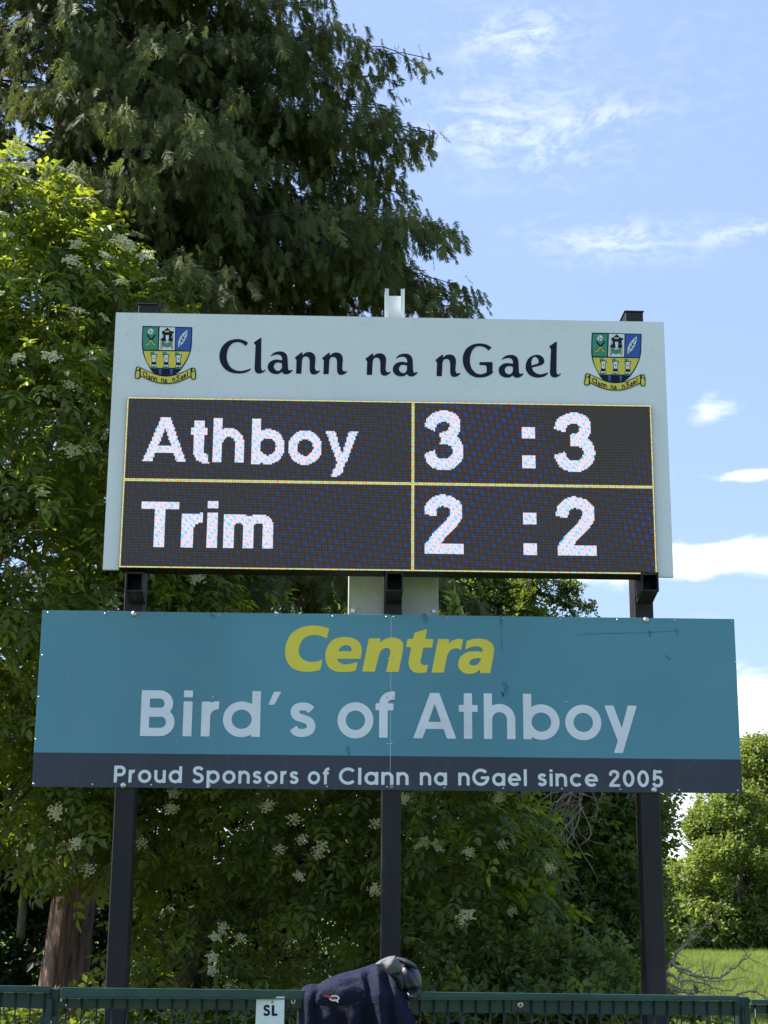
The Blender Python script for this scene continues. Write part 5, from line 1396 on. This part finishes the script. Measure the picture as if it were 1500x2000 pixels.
# ================================================================== jacket
JY = fy(700)-.02
jr = empty('jacket', at(700, 1950, JY), 'navy jacket with grey lining bundled over the top rail of the fence', 'jacket')
def puffy(name, pts, Yc, thick, k, matl, st, folds, back=.5, freq=1.0, parent=jr, yoff=None):
    pl = np.array([at(a[0], a[1], Yc)[[0, 2]] for a in catmull(pts, True, 8)])
    V, Fs = contour(lambda Q: sd_poly(Q, pl), *bnds([pl]), st, False); V = np.array(V); n_ = len(V)
    d = np.maximum(-sd_poly(V, pl), 0); hgt = thick*(1-np.exp(-d/k))
    f = folds(V[:, 0], V[:, 1])*np.clip(d/(k*.8), 0, 1)
    front = np.stack([V[:, 0], np.full(n_, Yc)-hgt-f, V[:, 1]], 1); bk = np.stack([V[:, 0], np.full(n_, Yc)+hgt*back+.0006, V[:, 1]], 1)
    if yoff is not None: front[:, 1] += yoff(V[:, 0], V[:, 1]); bk[:, 1] += yoff(V[:, 0], V[:, 1])
    m_ = MB(); m_.poly(front, Fs); m_.poly(bk, [f_[::-1] for f_ in Fs])
    # close the rim
    from collections import Counter
    ec = {}
    for f_ in Fs:
        for a in range(len(f_)):
            e = (f_[a], f_[(a+1) % len(f_)]); ec[e] = 1
    rim = [e for e in ec if (e[1], e[0]) not in ec]
    m_.f += [(a, a+n_, b_+n_, b_) for a, b_ in rim]
    return m_.build(name, matl, parent, True)
def ridge(x, z, pa, pb, w_, amp, Yc):
    a = at(*pa, Yc)[[0, 2]]; b_ = at(*pb, Yc)[[0, 2]]; e = b_-a; t = np.clip(((x-a[0])*e[0]+(z-a[1])*e[1])/(e @ e), 0, 1)
    dd = np.hypot(x-a[0]-t*e[0], z-a[1]-t*e[1]); return amp*np.exp(-(dd/w_)**2)
def body_folds(x, z):
    f = 0
    for pa, pb, w_, a in [((735, 1885), (748, 2040), .018, .030), ((722, 1900), (715, 2040), .016, -.022), ((770, 1900), (800, 2040), .022, .020), ((757, 1900), (768, 2040), .010, -.016), ((700, 1895), (720, 1955), .012, .016),
                          ((600, 1940), (596, 2040), .022, .018), ((618, 1940), (622, 2040), .012, -.014), ((640, 1985), (645, 2040), .02, .014), ((668, 1990), (672, 2040), .014, -.012), ((655, 1905), (700, 1935), .012, -.010), ((690, 1985), (700, 2040), .018, .012), ((630, 1925), (700, 1905), .014, .012)]:
        f = f+ridge(x, z, pa, pb, w_, a, JY)
    return f+.004*np.sin(x*46+2*np.sin(z*24))-.010*np.abs(np.sin(x*17+1.6*np.sin(z*9+1)))-.006*np.abs(np.sin(z*21+x*13+np.sin(x*30)))
over = lambda x, z: np.clip((z-(fz(700)-.01))/.09, 0, 1.2)*.035
puffy('body', [(576, 2046, 1), (580, 1985), (583, 1950), (590, 1930), (606, 1922), (622, 1922), (640, 1911), (668, 1901), (692, 1895), (712, 1889), (727, 1884), (738, 1882), (756, 1890), (775, 1903), (788, 1922), (796, 1950), (804, 1975), (814, 2000), (826, 2046, 1)], JY, .085, .035, M['jacket'], .005, body_folds, .35, yoff=over)
JB = JY+.035
puffy('rolled_sleeve', [(742, 1886, 1), (765, 1880), (790, 1876), (808, 1884), (820, 1900), (823, 1918), (822, 1935), (812, 1950), (805, 1965), (795, 1978), (780, 1950), (768, 1925), (750, 1905)], JB, .075, .03, M['jacket2'], .005,
      lambda x, z: .010*np.sin(x*95+z*60)+ridge(x, z, (790, 1890), (812, 1930), .010, .02, JB)+ridge(x, z, (770, 1935), (820, 1932), .006, -.022, JB)+ridge(x, z, (790, 1955), (815, 1938), .010, .02, JB), .8)
puffy('grey_cuff', [(788, 1938), (806, 1935), (821, 1934), (819, 1948), (808, 1958), (802, 1972), (795, 1980), (789, 1962)], JB-.03, .050, .02, M['midgrey'], .004, lambda x, z: .008*np.sin(x*160+z*90), .5)
puffy('collar_lining', [(732, 1883, 1), (745, 1874), (760, 1868), (772, 1866.5, 1), (779, 1876), (786, 1890), (784, 1898), (770, 1900), (762, 1903), (748, 1894)], JB-.075, .030, .015, M['lining'], .003, lambda x, z: .007*np.sin(x*120-z*60), .4)
puffy('collar_shadow_side', [(748, 1888, 1), (765, 1899), (780, 1897), (788, 1905), (789, 1925), (785, 1935), (770, 1915), (757, 1900)], JB-.065, .030, .015, M['jacket2'], .004, lambda x, z: .006*np.sin(x*100), .4)
puffy('grey_hood_edge', [(774, 1870), (785, 1870), (800, 1876), (812, 1884), (815, 1893), (803, 1890), (788, 1884), (780, 1880)], JB-.035, .035, .015, M['midgrey'], .003, lambda x, z: .006*np.sin(x*150+z*100), .4)
flap_off = lambda x, z: -0.003+0*x
puffy('pocket_flap', [(622, 1938, 1), (650, 1930), (690, 1926), (712, 1935), (700, 1956), (676, 1963), (645, 1966), (618, 1963, 1), (617, 1950)], JY-.095, .014, .012, M['jacket'], .004, lambda x, z: .004*np.sin(x*60), .6)
# small round emblem on the flap
YQ = JY-.118
def em(name, lines, r_, matl, dy=0):
    P_ = [np.array([at(a[0], a[1], YQ)[[0, 2]] for a in ln]) for ln in lines]
    V, Fs = contour(lambda Q: np.minimum.reduce([sd_stroke(Q, pl, r_, False, False) for pl in P_]), *bnds(P_, .012), .0016); m_ = MB(); m_.poly([(v[0], YQ-dy, v[1]) for v in V], Fs); m_.build(name, matl, jr)
em('emblem', [[(653+9*math.cos(a), 1949.5+4.6*math.sin(a)) for a in np.linspace(-2.6, 3.2, 20)], [(653, 1951), (660, 1957)]], .0022, M['plate'])
em('emblem_bar', [[(633, 1944), (646, 1948)], [(648, 1950), (655, 1950)]], .0035, M['redprint'], .0008)
print('tris', sum(len(o.data.loop_triangles) if not o.data.calc_loop_triangles() else 0 for o in col.objects if o.type == 'MESH' and not o.data.name.startswith(('leaf', 'flower'))))
